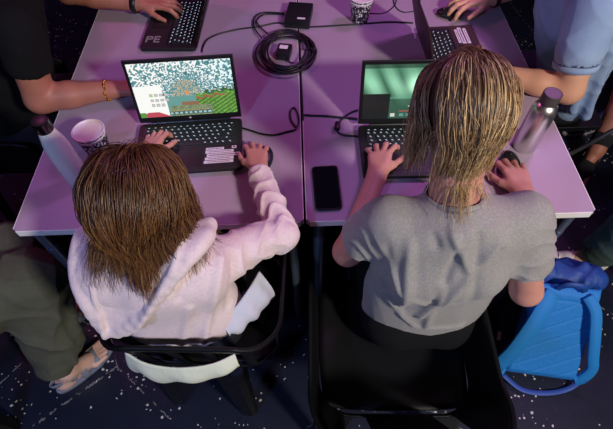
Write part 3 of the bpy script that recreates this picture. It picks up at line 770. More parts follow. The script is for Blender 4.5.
b = MB(); b.tube(spline([(.01, -.028, .012), (.03, -.045, .010), (.045, -.055, .014)], 6), .003, 8); b.build('wire', 'rubber', ad, True)

# ------------------------------------------------------------------ chairs
def tub_chair(loc, rz, label, w=.42, d=.40, zs=.43, ztop=.76, zarm=.64, band=None, slots=True, feet=None, group='black plastic chairs', lean0=.045):
    """horseshoe-backed plastic chair; origin on the floor under the middle of the backrest, sitter faces +Y"""
    t = empty('plastic_chair', (*loc, 0), rz, label, 'chair', group)
    hw = w/2
    # seat pan
    n = 22; vs = []; fs = []
    for j in range(n+1):
        for i in range(n+1):
            u_, v_ = -1+2*i/n, -1+2*j/n
            x = u_*hw*.98*math.sqrt(1-.12*v_*v_*u_*u_); y = d/2+.01+v_*d/2*math.sqrt(1-.10*u_*u_*v_*v_)
            z = zs-.018*(1-u_**4)*(1-v_**4)+(-.03*max(0, v_-.7)/.3)
            vs.append((x, y, z))
    for j in range(n):
        for i in range(n): q = j*(n+1)+i; fs.append((q, q+1, q+n+2, q+n+1))
    s = mesh_obj('seat', vs, fs, 'chair', t); md = s.modifiers.new('s', 'SOLIDIFY'); md.thickness = .006; md.offset = -1
    # horseshoe shell
    U, Vn = 72, 14; path = []
    R_ = hw*.80
    for k in range(U+1):
        a = k/U
        q = a*2-1; aq = abs(q)
        if aq < .30: x = q/.30*(hw-R_*.55); y = 0
        elif aq < .62: th = (aq-.30)/.32*math.pi/2; x = math.copysign((hw-R_*.55)+R_*.55*math.sin(th), q); y = R_*.55*(1-math.cos(th))
        else: x = math.copysign(hw, q); y = R_*.55+(aq-.62)/.38*(d*.80-R_*.55)
        path.append((x, y, aq))
    vs = []; fs = []
    for k, (x, y, aq) in enumerate(path):
        zt = ztop+(zarm-ztop)*max(0, min(1, (aq-.30)/.35))**.9
        if aq > .93: zt -= .02*((aq-.93)/.07)**2
        for v in range(Vn+1):
            f = v/Vn; z = zs-.01+(zt-zs+.01)*f; out = 1+.10*f*f
            lean = -lean0*f*(1-max(0, (aq-.4))/.6) if aq > .4 else -lean0*f
            vs.append((x*out, y+lean, z+.0*f))
    keep = lambda k, v: True
    for k in range(U):
        aq = abs((k+.5)/U*2-1); q = (k+.5)/U*2-1
        for v in range(Vn):
            f = (v+.5)/Vn
            if band:
                hole = (f < 1-band and f > .06) and not (aq < .235 and (int((q+2)*26) % 3 != 0) and False)
                if aq < .62 and hole and int((q+1)*18) % 4 != 0: continue
                if aq >= .62 and hole and not (aq > .93): continue
            elif slots and .10 < f < .84 and .225 < aq < .365: continue
            a_ = k*(Vn+1)+v; fs.append((a_, a_+Vn+1, a_+Vn+2, a_+1))
    s = mesh_obj('backrest', vs, fs, 'chair', t); md = s.modifiers.new('s', 'SOLIDIFY'); md.thickness = .006; md.offset = 0
    rim = [vs[k*(Vn+1)+Vn] for k in range(U+1)]
    m = MB(); m.tube(rim, .0065, 10); m.build('rim', 'chair', t, True)
    # four flared channel legs
    feet = feet or [(-hw*.92, -.03), (hw*.92, -.03), (-hw*.98, d*.95), (hw*.98, d*.95)]
    for i, (fx, fy) in enumerate(feet):
        m = MB(); sx = 1 if i % 2 else -1; sy = -1 if i < 2 else 1
        tx, ty = fx*.80, (fy+.035 if i < 2 else fy-.05)
        rings = []
        for f in np.linspace(0, 1, 7):
            x, y, z = tx+(fx-tx)*f, ty+(fy-ty)*f, (zs-.015)*(1-f); hw_ = .042-.018*f
            rings.append([V3(x-sx*hw_, y+sy*.006, z), V3(x+sx*hw_*.5, y+sy*.010, z), V3(x+sx*hw_, y, z), V3(x+sx*(hw_*.95), y-sy*hw_*1.2, z)])
        vv = [p for r in rings for p in r]; ff = []
        for r in range(6):
            for c in range(3): a_ = r*4+c; ff.append((a_, a_+1, a_+5, a_+4))
        m.add(vv, ff); o = m.build('leg', 'chair', t); md = o.modifiers.new('s', 'SOLIDIFY'); md.thickness = .004; md.offset = 0
    return t
tub_chair((-.312, -.290), math.radians(-3), 'black plastic chair with a thin curved back rail, behind the girl in the pink hoodie', w=.43, ztop=.73, zarm=.64, band=.14,
          feet=[(-.185, -.022), (.088, -.056), (-.20, .36), (.20, .36)])
tub_chair((.240, -.445), math.radians(-2), 'black plastic chair with a solid back, in front under the blond teenager', w=.44, d=.42, ztop=.76, zarm=.60, lean0=.125)
# ================================================================== PEOPLE
UP = V3(0, 0, 1)
def person(loc, label, group=None): return empty('person', (*loc[:2], 0), 0, label, 'person', group)
class At:
    """parts are modelled in world space and parented to the person's Empty at the floor"""
    def __init__(s, root): s.root = root
    def fix(s):
        for c in s.root.children:
            c.matrix_parent_inverse = Matrix.Translation(-Vector(s.root.location))

def shoe(name, m, parent, heel, toe, z=0, w=.042, h=.075, sole='sole', hh=.004, laces=None):
    heel, toe = V3(*heel, z), V3(*toe, z); d = toe-heel; L = np.linalg.norm(d); f = d/L; R = np.stack([np.cross(f, UP), f, UP])
    o = solid(name, [RC(heel+f*w*.9+UP*h*.45, heel+f*L*.55+UP*h*.42, w*.85, w*.95, .02), RC(heel+f*L*.5+UP*h*.35, toe-f*w*.9+UP*h*.32, w*.95, w*.80, .02, (UP, .75)),
        EL(heel+f*w*1.0+UP*h*.85, (w*.85, w*1.1, h*.35), R, .02), BX(heel+f*L/2-UP*.05, (.2, .3, .052), .001, R, .003, True)], hh, m, parent)
    s_ = MB(); n = 28; pts = []
    for k in range(n):
        a = 2*math.pi*k/n; y = L/2+(L/2+.004)*math.sin(a); ww = (w+.004)*(.86+.14*math.sin(a-.3)); x = ww*math.copysign(abs(math.cos(a))**.7, math.cos(a)); pts.append((x, y))
    v = []
    for zz, sc2 in ((0.0005, .97), (.004, 1), (.018, 1), (.021, .97)): v += [heel+R[0]*x*sc2+f*(L/2+(y-L/2)*sc2)+UP*zz for x, y in pts]
    fs = [tuple(range(n-1, -1, -1)), tuple(range(3*n, 4*n))]+[(k*n+i, k*n+(i+1) % n, (k+1)*n+(i+1) % n, (k+1)*n+i) for k in range(3) for i in range(n)]
    s_.add(v, fs); autosmooth(s_.build('sole', sole, o))
    if laces:
        l = MB()
        for i in range(4):
            c = heel+f*L*(.45+.09*i)+UP*(h*(.95-.10*i)+.006)
            l.tube([c-R[0]*.022-UP*.010, c+UP*.003, c+R[0]*.022-UP*.010], .0028, 6)
        l.build('laces', laces, o, True)
    return o
def foot_prims(ankle, heel, toe, w=.036):
    heel, toe = V3(*heel, 0), V3(*toe, 0); f = nrm(toe-heel); L = np.linalg.norm(toe-heel); s = np.cross(f, UP)
    P = [RC(ankle, heel+f*.045+UP*.045, .030, .032, .02), RC(heel+f*.035+UP*.038, heel+f*L*.6+UP*.035, .027, .030, .025), RC(V3(*ankle)+f*.02-UP*.02, heel+f*L*.68+UP*.036, .026, .02, .02)]
    for i in range(5):
        off = (i-2)*w*.42; ln = (.0, .004, 0, -.008, -.020)[i]*1.0
        P.append(RC(heel+f*L*.66+s*off+UP*.030, heel+f*(L-.012+ln)+s*off*1.08+UP*.026, .013, .0085 if i else .012, .004))
    return P
def seated_legs(hipL, hipR, kneeL, kneeR, ankL, ankR, r=(.085, .06, .042)):
    P = []
    for h, k, a in ((hipL, kneeL, ankL), (hipR, kneeR, ankR)):
        P += [RC(h, k, r[0], r[1], .04), RC(k, a, r[1], r[2], .02)]
    return P

# ------------------------------------------------------------------ the girl in the pink hoodie
g1 = person((-.33, -.12), 'child with a brown bob in a pale pink hoodie, typing at the bright laptop')
S, E_, W_ = V3(-.225, -.175, .885), V3(-.062, -.068, .795), V3(-.122, .135, .792)          # right arm
SL, EL_, WL = V3(-.455, -.195, .885), V3(-.525, -.03, .79), V3(-.452, .200, .800)           # left arm
Hc = V3(-.325, -.15, 1.065); hu, hf = nrm(V3(.02, .42, .90)), nrm(V3(.03, .90, -.42))
hp, HF = head_prims(Hc, hu, hf, .94)
arms = [RC(S, E_, .036, .033, .02), RC(E_, W_, .031, .024, .015), RC(SL, EL_, .036, .033, .02), RC(EL_, WL, .031, .024, .015)]
handR = hand_prims(W_+V3(-.004, .014, .008), (-.12, .95, -.04), (.05, .08, 1), 1, .150, curl=1.0, spread=.22, thumb=.5)
handL = hand_prims(WL+V3(.0, .008, .004), (.10, .96, -.06), (-.12, .1, 1), -1, .148, curl=.80, spread=.16, thumb=.3)
bodyp = [RC((-.33, -.20, .53), (-.335, -.20, .80), .085, .095, .04, ((0, 1, 0), .75)), RC((-.24, -.19, .88), (-.43, -.19, .88), .045, .045, .04), RC((-.335, -.19, .88), HF(0, -.02, -.04), .042, .042, .03)]
legs = [RC((-.27, -.17, .50), (-.25, .17, .50), .062, .048, .03), RC((-.25, .17, .50), (-.25, .13, .09), .045, .03, .02), RC((-.40, -.17, .50), (-.43, .17, .50), .062, .048, .03), RC((-.43, .17, .50), (-.43, .13, .09), .045, .03, .02)]
solid('body', bodyp+arms+legs+hp+handR+handL, .0032, 'skin', g1)
eyes(HF, hu, hf, .94, g1)
torso = [RC((-.335, -.19, .55), (-.340, -.195, .82), .130, .150, .05, ((0, 1, 0), .62)), RC((-.235, -.205, .865), (-.435, -.205, .865), .066, .066, .05), RC((-.335, -.20, .88), (-.335, -.17, .955), .085, .070, .04),
         RC((-.40, -.205, .66), (-.27, -.205, .66), .09, .09, .05)]
slv = [RC(S+V3(.0, -.01, -.005), S*.5+E_*.5+V3(0, -.005, 0), .056, .046, .035), RC(S*.5+E_*.5, E_, .046, .044, .02), RC(E_, E_*.45+W_*.55, .044, .036, .015), RC(E_*.5+W_*.5, W_+V3(-.002, .0, .003), .036, .033, .015),
       RC(SL+V3(0, -.01, -.005), EL_, .062, .050, .035), RC(EL_, WL, .050, .033, .02)]
# draped folds on the back
fold = []
cuff = [RC(W_+V3(-.007, .026, .003), W_+V3(-.012, .06, .003), .029, .029, .004, None, True), RC(WL+V3(.0, .022, .0), WL+V3(0, .06, 0), .029, .029, .004, None, True)]
hoodie = solid('hoodie', torso+slv+fold+cuff, .0045, 'hoodie', g1, post=posts(folds(.0045, 5, 17), sleeve_rings(E_, W_, .0075, 62, 1), sleeve_rings(S, E_, .0065, 48, 3), sleeve_rings(EL_, WL, .006, 60, 2), fold_lines([
    (((225, 262), (205, 330)), .009, .011), (((238, 262), (228, 318)), -.008, .010), (((190, 300), (182, 340)), .007, .010), (((215, 258), (180, 292)), -.006, .010), (((250, 262), (240, 300)), .007, .009)], -.17)))
rimpx = [(84, 232, -.13), (78, 254, -.180), (77, 280, -.225), (88, 308, -.272), (108, 333, -.296), (138, 322, -.297), (165, 292, -.275), (188, 264, -.240), (207, 242, -.190), (208, 224, -.13)]
rimw = spline([aty(x, y, Y-.008) for x, y, Y in rimpx], 4); nk = V3(-.335, -.185, .945)
hoodr = [EL((-.37, -.230, .88), (.13, .045, .085), None, .03)]
for p in rimw[2:-2:2]: hoodr.append(RC(nk+(p-nk)*.25, p+V3(0, .016, 0), .036, .018, .025))
for i in range(len(rimw)-1):
    t_ = i/len(rimw); hoodr.append(RC(rimw[i]+V3(0, .006, 0), rimw[i+1]+V3(0, .006, 0), .0115*math.sin(math.pi*min(.93, t_+.12))+.002, .0115*math.sin(math.pi*min(.93, t_+.16))+.002, .012))
bowl = aty(145, 287, -.288)
hoodr += [EL(bowl+V3(.006, -.018, .010), (.064, .032, .050), Rx(.35), .018, True), EL((-.335, -.155, .965), (.075, .055, .05), None, .02, True)]
solid('hood', hoodr, .0038, 'hoodie', hoodie, post=posts(folds(.0025, 9, 24), fold_lines([(((92, 290), (112, 322), (135, 314), (160, 285), (186, 258)), .007, .0065), (((100, 262), (112, 300)), -.005, .010)], -.17)))
# pale undershirt showing below the hoodie, through and over the chair back
def drape(name, mt, parent, path, drop, seed, bulge=.02, th=.004, wv=.012):
    g = np.random.default_rng(seed); P = spline(path, 9); n = len(P); R_ = 12; v = []
    for i, p in enumerate(P):
        a = i/(n-1); out = nrm(np.cross(nrm(P[min(i+1, n-1)]-P[max(i-1, 0)]), UP))
        for j in range(R_+1):
            f = j/R_; dz = -(drop[0]*(1-a)+drop[1]*a)*f*(1+.12*math.sin(a*19+seed))
            v.append(p+UP*dz+out*(bulge*math.sin(f*2.2)+wv*f*math.sin(a*23+seed)))
    f = [(i*(R_+1)+j, (i+1)*(R_+1)+j, (i+1)*(R_+1)+j+1, i*(R_+1)+j+1) for i in range(n-1) for j in range(R_)]
    o = mesh_obj(name, v, f, mt, parent); md = o.modifiers.new('s', 'SOLIDIFY'); md.thickness = th; return o
drape('shirt_hem', 'cloth_pale', g1, [(-.475, -.305, .635), (-.42, -.335, .63), (-.335, -.350, .63), (-.25, -.345, .635), (-.19, -.325, .645)], (.11, .05), 1, .02, wv=.004)
drape('shirt_tail', 'cloth_white', g1, [(-.225, -.250, .69), (-.185, -.225, .71), (-.150, -.185, .73), (-.125, -.140, .735)], (.05, .135), 3, .035, wv=.005)
solid('trousers', [RC((-.27, -.19, .50), (-.25, .17, .50), .080, .062, .03), RC((-.25, .17, .50), (-.25, .13, .11), .062, .045, .02), RC((-.40, -.19, .50), (-.43, .17, .50), .080, .062, .03), RC((-.43, .17, .50), (-.43, .13, .11), .062, .045, .02)], .008, 'jeans', g1)
shoe('shoe', 'shoe_white', g1, (-.25, .09), (-.25, .29)); shoe('shoe', 'shoe_white', g1, (-.43, .09), (-.44, .29))
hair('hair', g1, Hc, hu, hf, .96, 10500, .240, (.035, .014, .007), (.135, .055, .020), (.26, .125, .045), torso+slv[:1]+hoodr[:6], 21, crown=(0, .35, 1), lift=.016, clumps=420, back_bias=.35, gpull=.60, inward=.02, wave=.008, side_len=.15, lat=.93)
At(g1).fix()

# ------------------------------------------------------------------ the blond teenager in the grey T-shirt
g2 = person((.33, -.15), 'blond long-haired teenager in a grey marl T-shirt, seen from behind at the right table')
S, E_, W_ = V3(.482, -.145, .972), V3(.556, -.215, .725), V3(.600, .030, .785)
SL, EL_, WL = V3(.178, -.145, .972), V3(.110, -.098, .748), V3(.205, .115, .792)
Hc = V3(.308, -.040, 1.175); hu, hf = nrm(V3(-.05, .30, .95)), nrm(V3(-.03, .95, -.30))
hp, HF = head_prims(Hc, hu, hf, 1.04)
arms = [RC(S, E_, .044, .038, .02), RC(E_, W_, .037, .026, .015), RC(SL, EL_, .044, .038, .02), RC(EL_, WL, .037, .026, .015)]
handR = hand_prims(W_+V3(.002, .012, .006), (-.02, .97, -.03), (.0, .1, 1), 1, .170, curl=.85, spread=.2, thumb=.4)
handL = hand_prims(WL+V3(.004, .010, .0), (.22, .95, -.02), (-.15, .12, 1), -1, .165, curl=.62, spread=.35, thumb=.2)
tor = [RC((.335, -.165, .54), (.325, -.165, .86), .12, .125, .04, ((0, 1, 0), .58)), RC((.42, -.150, .955), (.22, -.150, .955), .045, .045, .04)]
neck = [RC((.315, -.15, .96), HF(0, -.025, -.04), .054, .050, .03)]
legs = [RC((.25, -.17, .50), (.22, .22, .50), .075, .06, .03), RC((.22, .22, .50), (.22, .16, .10), .052, .036, .02), RC((.42, -.17, .50), (.45, .22, .50), .075, .06, .03), RC((.45, .22, .50), (.45, .16, .10), .052, .036, .02)]
solid('body', tor+neck+arms+legs+hp+handR+handL, .0033, 'skin', g2)
eyes(HF, hu, hf, 1.04, g2)
teep = [RC((.340, -.165, .53), (.330, -.165, .66), .182, .165, .05, ((0, 1, 0), .58)), RC((.330, -.165, .66), (.325, -.165, .86), .158, .165, .05, ((0, 1, 0), .60)), RC((.445, -.158, .955), (.205, -.158, .955), .060, .060, .05),
        RC((.318, -.150, .985), (.315, -.132, 1.015), .088, .060, .03), RC((.40, -.220, .84), (.24, -.220, .84), .055, .055, .06),
        RC(S+V3(.0, 0, -.005), S*.48+E_*.52, .056, .060, .025), RC(SL+V3(0, 0, -.005), SL*.52+EL_*.48, .056, .059, .025)]
# soft drapes pulled from the shoulders towards the waist
tf = []
dS, dL = nrm(E_-S), nrm(EL_-SL)
sub = [RC(S*.42+E_*.58+dS*.052, S*.42+E_*.58+dS*.20, .054, .070, .004, None, True), RC(SL*.52+EL_*.48+dL*.052, SL*.40+EL_*.60+dL*.20, .054, .070, .004, None, True),
       BX((.33, -.2, .40), (.35, .3, .088), .002, None, .006, True), RC((.315, -.122, 1.030), (.315, -.09, 1.12), .056, .07, .006, None, True)]
tee = solid('t_shirt', teep+tf+sub, .0045, 'tee', g2, post=posts(folds(.0050, 12, 15, (1, 1, .6)), fold_lines([
    (((405, 212), (396, 262)), .007, .010), (((436, 203), (452, 243), (470, 275)), .011, .010), (((415, 258), (402, 310)), .012, .012), (((506, 258), (452, 288), (420, 316)), .012, .011), (((470, 222), (507, 256)), .008, .009),
    (((372, 300), (415, 326), (462, 326)), .008, .010), (((442, 285), (425, 325)), .010, .010), (((425, 218), (440, 262)), -.007, .010), (((390, 268), (386, 305)), -.008, .011), (((462, 262), (430, 300)), -.009, .010), (((400, 316), (440, 300)), -.007, .010),
    (((522, 213), (510, 262)), .008, .009), (((380, 205), (374, 250)), .007, .009), (((374, 262), (400, 292), (430, 300)), .008, .009), (((490, 240), (470, 300)), -.008, .012), (((480, 215), (488, 250)), -.006, .009)]),
    sleeve_rings(S, E_, .005, 60, 1), sleeve_rings(SL, EL_, .005, 60, 2)))
def ring(name, mt, parent, c, ax, r, w, t_=.0018, sq=(1, 1), ref=UP):
    ax = nrm(ax); a = nrm(np.cross(ax, V3(*ref)+V3(.01, .02, 0))); b = np.cross(ax, a); R = np.stack([a*sq[0], b*sq[1], ax], 1)
    m = MB(); m.lathe([(r, -w/2), (r+t_, -w/2), (r+t_*1.3, 0), (r+t_, w/2), (r, w/2), (r, -w/2)], c, 40, R); return m.build(name, mt, parent, True)
ring('collar', 'tee_seam', tee, V3(.315, -.128, 1.024), (0, .30, .95), .058, .014, .005)
solid('trousers', [RC((.25, -.19, .50), (.22, .22, .50), .088, .075, .03), RC((.22, .22, .50), (.22, .16, .11), .072, .05, .02), RC((.42, -.19, .50), (.45, .22, .50), .088, .075, .03), RC((.45, .22, .50), (.45, .16, .11), .072, .05, .02), RC((.27, -.18, .51), (.40, -.18, .51), .105, .105, .03)], .008, 'tee_black', g2)
shoe('shoe', 'shoe_navy', g2, (.22, .12), (.21, .36)); shoe('shoe', 'shoe_navy', g2, (.45, .12), (.46, .36))
hair('hair', g2, Hc, hu, hf, .955, 10500, .232, (.085, .040, .027), (.34, .20, .09), (.86, .62, .32), teep, 33, crown=(.1, .6, .9), lift=.013, clumps=420, back_bias=.35, gpull=.6, wave=.007, inward=.30, side_len=.45)  # balayage colours, contrast widened to put lit strands and shadow into them
At(g2).fix()

# ------------------------------------------------------------------ person in black at the left (two forearms on the table)
g3 = person((-1.08, .62), 'person in a black T-shirt leaning in from the left, gold bracelet and black watch on')
S, E_, W_ = V3(-.815, .52, 1.02), V3(-.845, .478, .80), V3(-.62, .518, .792)     # near (right) arm
SL, EL_, WL = V3(-.90, .93, 1.02), V3(-.90, 1.06, .83), V3(-.63, 1.005, .800)
Hc = V3(-.93, .73, 1.24); hu, hf = nrm(V3(.35, .05, .93)), nrm(V3(.93, 0, -.35)); hp, HF = head_prims(Hc, hu, hf, 1.08)
arms = [RC(S, E_, .054, .048, .02), RC(E_, E_*.6+W_*.4, .047, .043, .015), RC(E_*.6+W_*.4, W_, .043, .029, .015), RC(SL, EL_, .055, .048, .02), RC(EL_, EL_*.6+WL*.4, .047, .043, .015), RC(EL_*.6+WL*.4, WL, .043, .028, .015)]
hR = hand_prims(W_+V3(.015, .002, .0), (.97, .06, -.03), (0, .1, 1), 1, .185, curl=.5, spread=.2); hL = hand_prims(WL+V3(.015, 0, .004), (.98, -.06, -.02), (.0, .0, 1), -1, .185, curl=.55, spread=.25)
tor = [RC((-1.12, .70, .52), (-.99, .72, .94), .13, .15, .05, ((1, 0, 0), .72)), RC((-.87, .58, 1.0), (-.95, .87, .99), .06, .06, .05), RC((-.95, .73, 1.0), HF(0, -.02, -.04), .057, .053, .03)]
legs = [RC((-1.12, .60, .50), (-.72, .58, .52), .085, .065, .03), RC((-.72, .58, .52), (-.75, .58, .10), .058, .04, .02), RC((-1.12, .82, .50), (-.72, .84, .52), .085, .065, .03), RC((-.72, .84, .52), (-.75, .84, .10), .058, .04, .02)]
solid('body', tor+arms+legs+hp+hR+hL, .0036, 'skin_warm', g3); eyes(HF, hu, hf, 1.08, g3)
tp = [RC((-1.12, .70, .52), (-.99, .72, .93), .165, .18, .05, ((1, 0, 0), .72)), RC((-.88, .57, .995), (-.95, .88, .985), .078, .078, .05), RC(S, S*.55+E_*.45, .070, .068, .03), RC(SL, SL*.45+EL_*.55, .070, .066, .03)]
d3, d3b = nrm(E_-S), nrm(EL_-SL)
solid('t_shirt', tp+[RC(S*.55+E_*.45+d3*.045, S*.55+E_*.45+d3*.15, .060, .068, .005, None, True), RC(SL*.45+EL_*.55+d3b*.05, SL*.45+EL_*.55+d3b*.15, .060, .066, .005, None, True)], .006, 'tee_black', g3, post=folds(.006, 15, 18))
solid('trousers', [RC((-1.12, .60, .50), (-.72, .58, .52), .10, .078, .03), RC((-.72, .58, .52), (-.75, .58, .12), .075, .055, .02), RC((-1.12, .82, .50), (-.72, .84, .52), .10, .078, .03), RC((-.72, .84, .52), (-.75, .84, .12), .075, .055, .02)], .009, 'jeans', g3)
shoe('shoe', 'tee_black', g3, (-.80, .58), (-.54, .58)); shoe('shoe', 'tee_black', g3, (-.80, .84), (-.54, .84))
hair('hair', g3, Hc, hu, hf, 1.08, 1500, .07, (.012, .008, .006), (.02, .013, .01), (.04, .02, .015), tp, 41, crown=(0, 0, 1), lift=.008, clumps=80)
# gold bracelet of small links; black watch on the far wrist
br = MB(); ax = nrm(W_-E_); a_ = nrm(np.cross(ax, UP)); b_ = np.cross(ax, a_); c0 = W_-ax*.020
for k in range(16):
    t_ = 2*math.pi*k/16; q = c0+(a_*math.cos(t_)+b_*math.sin(t_))*.0325+ax*.002*math.sin(k*2.4)
    br.tube([q-(-a_*math.sin(t_)+b_*math.cos(t_))*.005, q+(-a_*math.sin(t_)+b_*math.cos(t_))*.005], [.0038, .0038] if k % 2 else [.0026, .0026], 8)
br.tube([c0+(a_*math.cos(t)+b_*math.sin(t))*.0318 for t in np.linspace(0, 2*math.pi, 30)[:-1]], .0018, 6, closed=True)
br.build('bracelet', 'gold', g3, True)
axl = nrm(WL-EL_); wr = ring('watch_strap', 'rubber', g3, WL-axl*.002, axl, .0305, .022, .003)
m = MB(); m.rslab((0, 0, 0), .036, .034, .010, .008); w_ = m.build('watch_face', 'glass', wr); w_.location = tuple(WL-axl*.002+UP*.036)
def chair_for(src, loc, rz, label): c = copy_tree(src); c.location = (*loc, 0); c.rotation_euler.z = rz; c['label'] = label; return c
At(g3).fix()

# ------------------------------------------------------------------ person in the blue polo at the right
g4 = person((1.10, .66), 'person in a pale blue polo shirt leaning in from the right edge')
S, E_, W_ = V3(.850, .515, 1.03), V3(.862, .440, .800), V3(.655, .535, .795)          # near (left) arm
SR, ER, WR = V3(.86, .96, 1.04), V3(.92, 1.03, .82), V3(.755, .965, .800)
Hc = V3(.86, .77, 1.29); hu, hf = nrm(V3(-.4, 0, .92)), nrm(V3(-.92, 0, -.4)); hp, HF = head_prims(Hc, hu, hf, 1.08)
arms = [RC(S, E_, .052, .046, .02), RC(E_, E_*.6+W_*.4, .044, .040, .015), RC(E_*.6+W_*.4, W_, .040, .028, .015), RC(SR, ER, .052, .045, .02), RC(ER, WR, .042, .028, .015)]
hN = hand_prims(W_+V3(-.015, .006, 0), (-.97, .2, -.02), (0, .1, 1), -1, .185, curl=.5, spread=.2); hM = hand_prims(WR+V3(-.016, -.003, .006), (-.97, -.18, .02), (0, 0, 1), 1, .185, curl=.62, spread=.30)
tor = [RC((1.06, .71, .56), (.95, .72, .96), .085, .13, .05, ((1, 0, 0), .72)), RC((.90, .60, 1.02), (.89, .87, 1.02), .06, .06, .05), RC((.92, .74, 1.03), HF(0, -.02, -.04), .057, .053, .03)]
legs = [RC((1.08, .70, .50), (.76, .70, .52), .08, .065, .03), RC((.76, .70, .52), (.80, .70, .10), .058, .04, .02), RC((1.08, .88, .50), (.76, .88, .52), .085, .065, .03), RC((.76, .88, .52), (.80, .88, .10), .058, .04, .02)]
solid('body', tor+arms+legs+hp+hN+hM, .0036, 'skin_fair', g4); eyes(HF, hu, hf, 1.08, g4)
tp = [RC((1.07, .71, .56), (.950, .70, .93), .125, .185, .05, ((1, 0, 0), .80)), RC((.90, .585, 1.0), (.89, .89, 1.01), .082, .082, .05), RC(S+V3(.01, .0, 0), S*.48+E_*.52, .076, .070, .035), RC(SR, SR*.35+ER*.65, .078, .074, .03),
      RC((.94, .545, .92), (1.03, .60, .58), .03, .03, .02), RC((.90, .52, .90), (1.01, .55, .60), .018, .02, .02), RC((.99, .53, .88), (1.10, .58, .54), .018, .02, .02)]
d4, d4b = nrm(E_-S), nrm(ER-SR)
polo = solid('polo_shirt', tp+[RC(S*.48+E_*.52+d4*.040, S*.48+E_*.52+d4*.17, .064, .072, .005, None, True), RC(SR*.3+ER*.7+d4b*.05, SR*.3+ER*.7+d4b*.15, .064, .072, .005, None, True)], .0055, 'polo', g4, post=folds(.008, 19, 20))
ring('sleeve_band', 'polo', polo, S*.48+E_*.52+d4*.035, d4, .0625, .020, .003)
m = MB(); m.ribbon(spline([(.835, .70, 1.045), (.84, .60, 1.07), (.90, .56, 1.09), (.97, .62, 1.10), (1.0, .74, 1.10), (.97, .86, 1.10), (.90, .91, 1.08), (.84, .86, 1.06), (.835, .77, 1.045)], 6), UP*.5+V3(.5, 0, 0), .035, .004); m.build('collar', 'polo', polo, True)
solid('trousers', [RC((1.08, .70, .50), (.76, .70, .52), .09, .078, .03), RC((.76, .70, .52), (.80, .70, .12), .075, .055, .02), RC((1.08, .88, .50), (.76, .88, .52), .10, .078, .03), RC((.76, .88, .52), (.80, .88, .12), .075, .055, .02)], .009, 'jeans', g4)
shoe('shoe', 'tee_black', g4, (.85, .70), (.60, .70)); shoe('shoe', 'tee_black', g4, (.85, .88), (.60, .88))
hair('hair', g4, Hc, hu, hf, 1.08, 1500, .07, (.03, .018, .012), (.05, .03, .02), (.08, .05, .03), tp, 43, crown=(0, 0, 1), lift=.008, clumps=80)
axl = nrm(WR-ER); wr = ring('watch_strap', 'rubber', g4, WR-axl*.004, axl, .0305, .020, .003)
m = MB(); m.rslab((0, 0, 0), .036, .036, .010, .008); w_ = m.build('watch_face', 'dark_steel', wr); w_.location = tuple(WR-axl*.004+UP*.036)
At(g4).fix()

# ------------------------------------------------------------------ seated adult in olive trousers and sandals, far left
def sandal(parent, ankle, heel, toe, mt='sandal', w=.042):
    heel3, toe3 = V3(*heel, 0), V3(*toe, 0); f = nrm(toe3-heel3); L = np.linalg.norm(toe3-heel3); s = np.cross(f, UP); n = 30; pts = []
    for k in range(n):
        a = 2*math.pi*k/n; y = L/2+(L/2+.008)*math.sin(a); ww = (w+.003)*(.88+.14*math.sin(a)); pts.append((ww*math.copysign(abs(math.cos(a))**.75, math.cos(a)), y))
    m = MB(); v = []
    for zz, k_ in ((0.0005, .97), (.003, 1), (.016, 1), (.019, .96)): v += [heel3+s*x*k_+f*(L/2+(y-L/2)*k_)+UP*zz for x, y in pts]
    m.add(v, [tuple(range(n-1, -1, -1)), tuple(range(3*n, 4*n))]+[(k*n+i, k*n+(i+1) % n, (k+1)*n+(i+1) % n, (k+1)*n+i) for k in range(3) for i in range(n)])
    o = m.build('sandal', mt, parent); autosmooth(o)
    def band(c, r, h0, wd, ax, nm='sandal_strap'):
        P = []; N = []
        for t_ in np.linspace(-.12, math.pi+.12, 16):
            q = c+s*math.cos(t_)*r+UP*(math.sin(t_)*h0); P.append(q); N.append(nrm(s*math.cos(t_)+UP*math.sin(t_)))
        b = MB(); b.ribbon([p+ax*((i/15-.5)*.02) for i, p in enumerate(P)], N, wd, .004); b.build(nm, mt, o, True)
    band(heel3+f*L*.72+UP*.012, .043, .040, .030, f); band(heel3+f*L*.50+UP*.014, .040, .058, .026, f)
    b = MB(); hp_ = [heel3+f*L*.36+s*.038+UP*.062, heel3+f*.06+s*.034+UP*.070, heel3-f*.002+UP*.072, heel3+f*.06-s*.034+UP*.070, heel3+f*L*.36-s*.038+UP*.062]
    b.ribbon(spline(hp_, 6), [nrm(p-(heel3+f*.06+UP*.07)+1e-4) for p in spline(hp_, 6)], .022, .004); b.build('heel_strap', mt, o, True)
    return o
g5 = person((-1.15, -.1), 'seated person in baggy olive trousers and grey sandals at the left edge')
K1, A1, K2, A2 = V3(-.895, -.025, .49), V3(-.900, -.200, .10), V3(-.985, .10, .48), V3(-.995, .0, .10)
H1, H2 = V3(-1.28, -.30, .50), V3(-1.34, -.12, .50)
f1 = ((-.955, -.250), (-.800, -.085)); f2 = ((-1.04, -.035), (-.89, .145))
tor5 = [RC((-1.32, -.21, .52), (-1.30, -.20, .95), .13, .15, .05, ((1, 0, 0), .72)), RC((-1.26, -.36, 1.0), (-1.36, -.05, 1.0), .06, .06, .05)]
hp, HF = head_prims((-1.28, -.19, 1.26), (.1, 0, 1), (1, .2, -.1), 1.08)
a5 = [RC((-1.24, -.38, .99), (-1.22, -.34, .74), .045, .04, .02), RC((-1.22, -.34, .74), (-1.14, -.20, .63), .038, .028, .02), RC((-1.38, -.02, .99), (-1.24, .06, .74), .045, .04, .02), RC((-1.26, .06, .74), (-1.16, .08, .63), .038, .028, .02)]
hh = hand_prims((-1.13, -.20, .625), (.9, .3, -.25), (0, 0, 1), 1, .18)+hand_prims((-1.15, .08, .622), (.95, .1, -.25), (0, 0, 1), -1, .18)
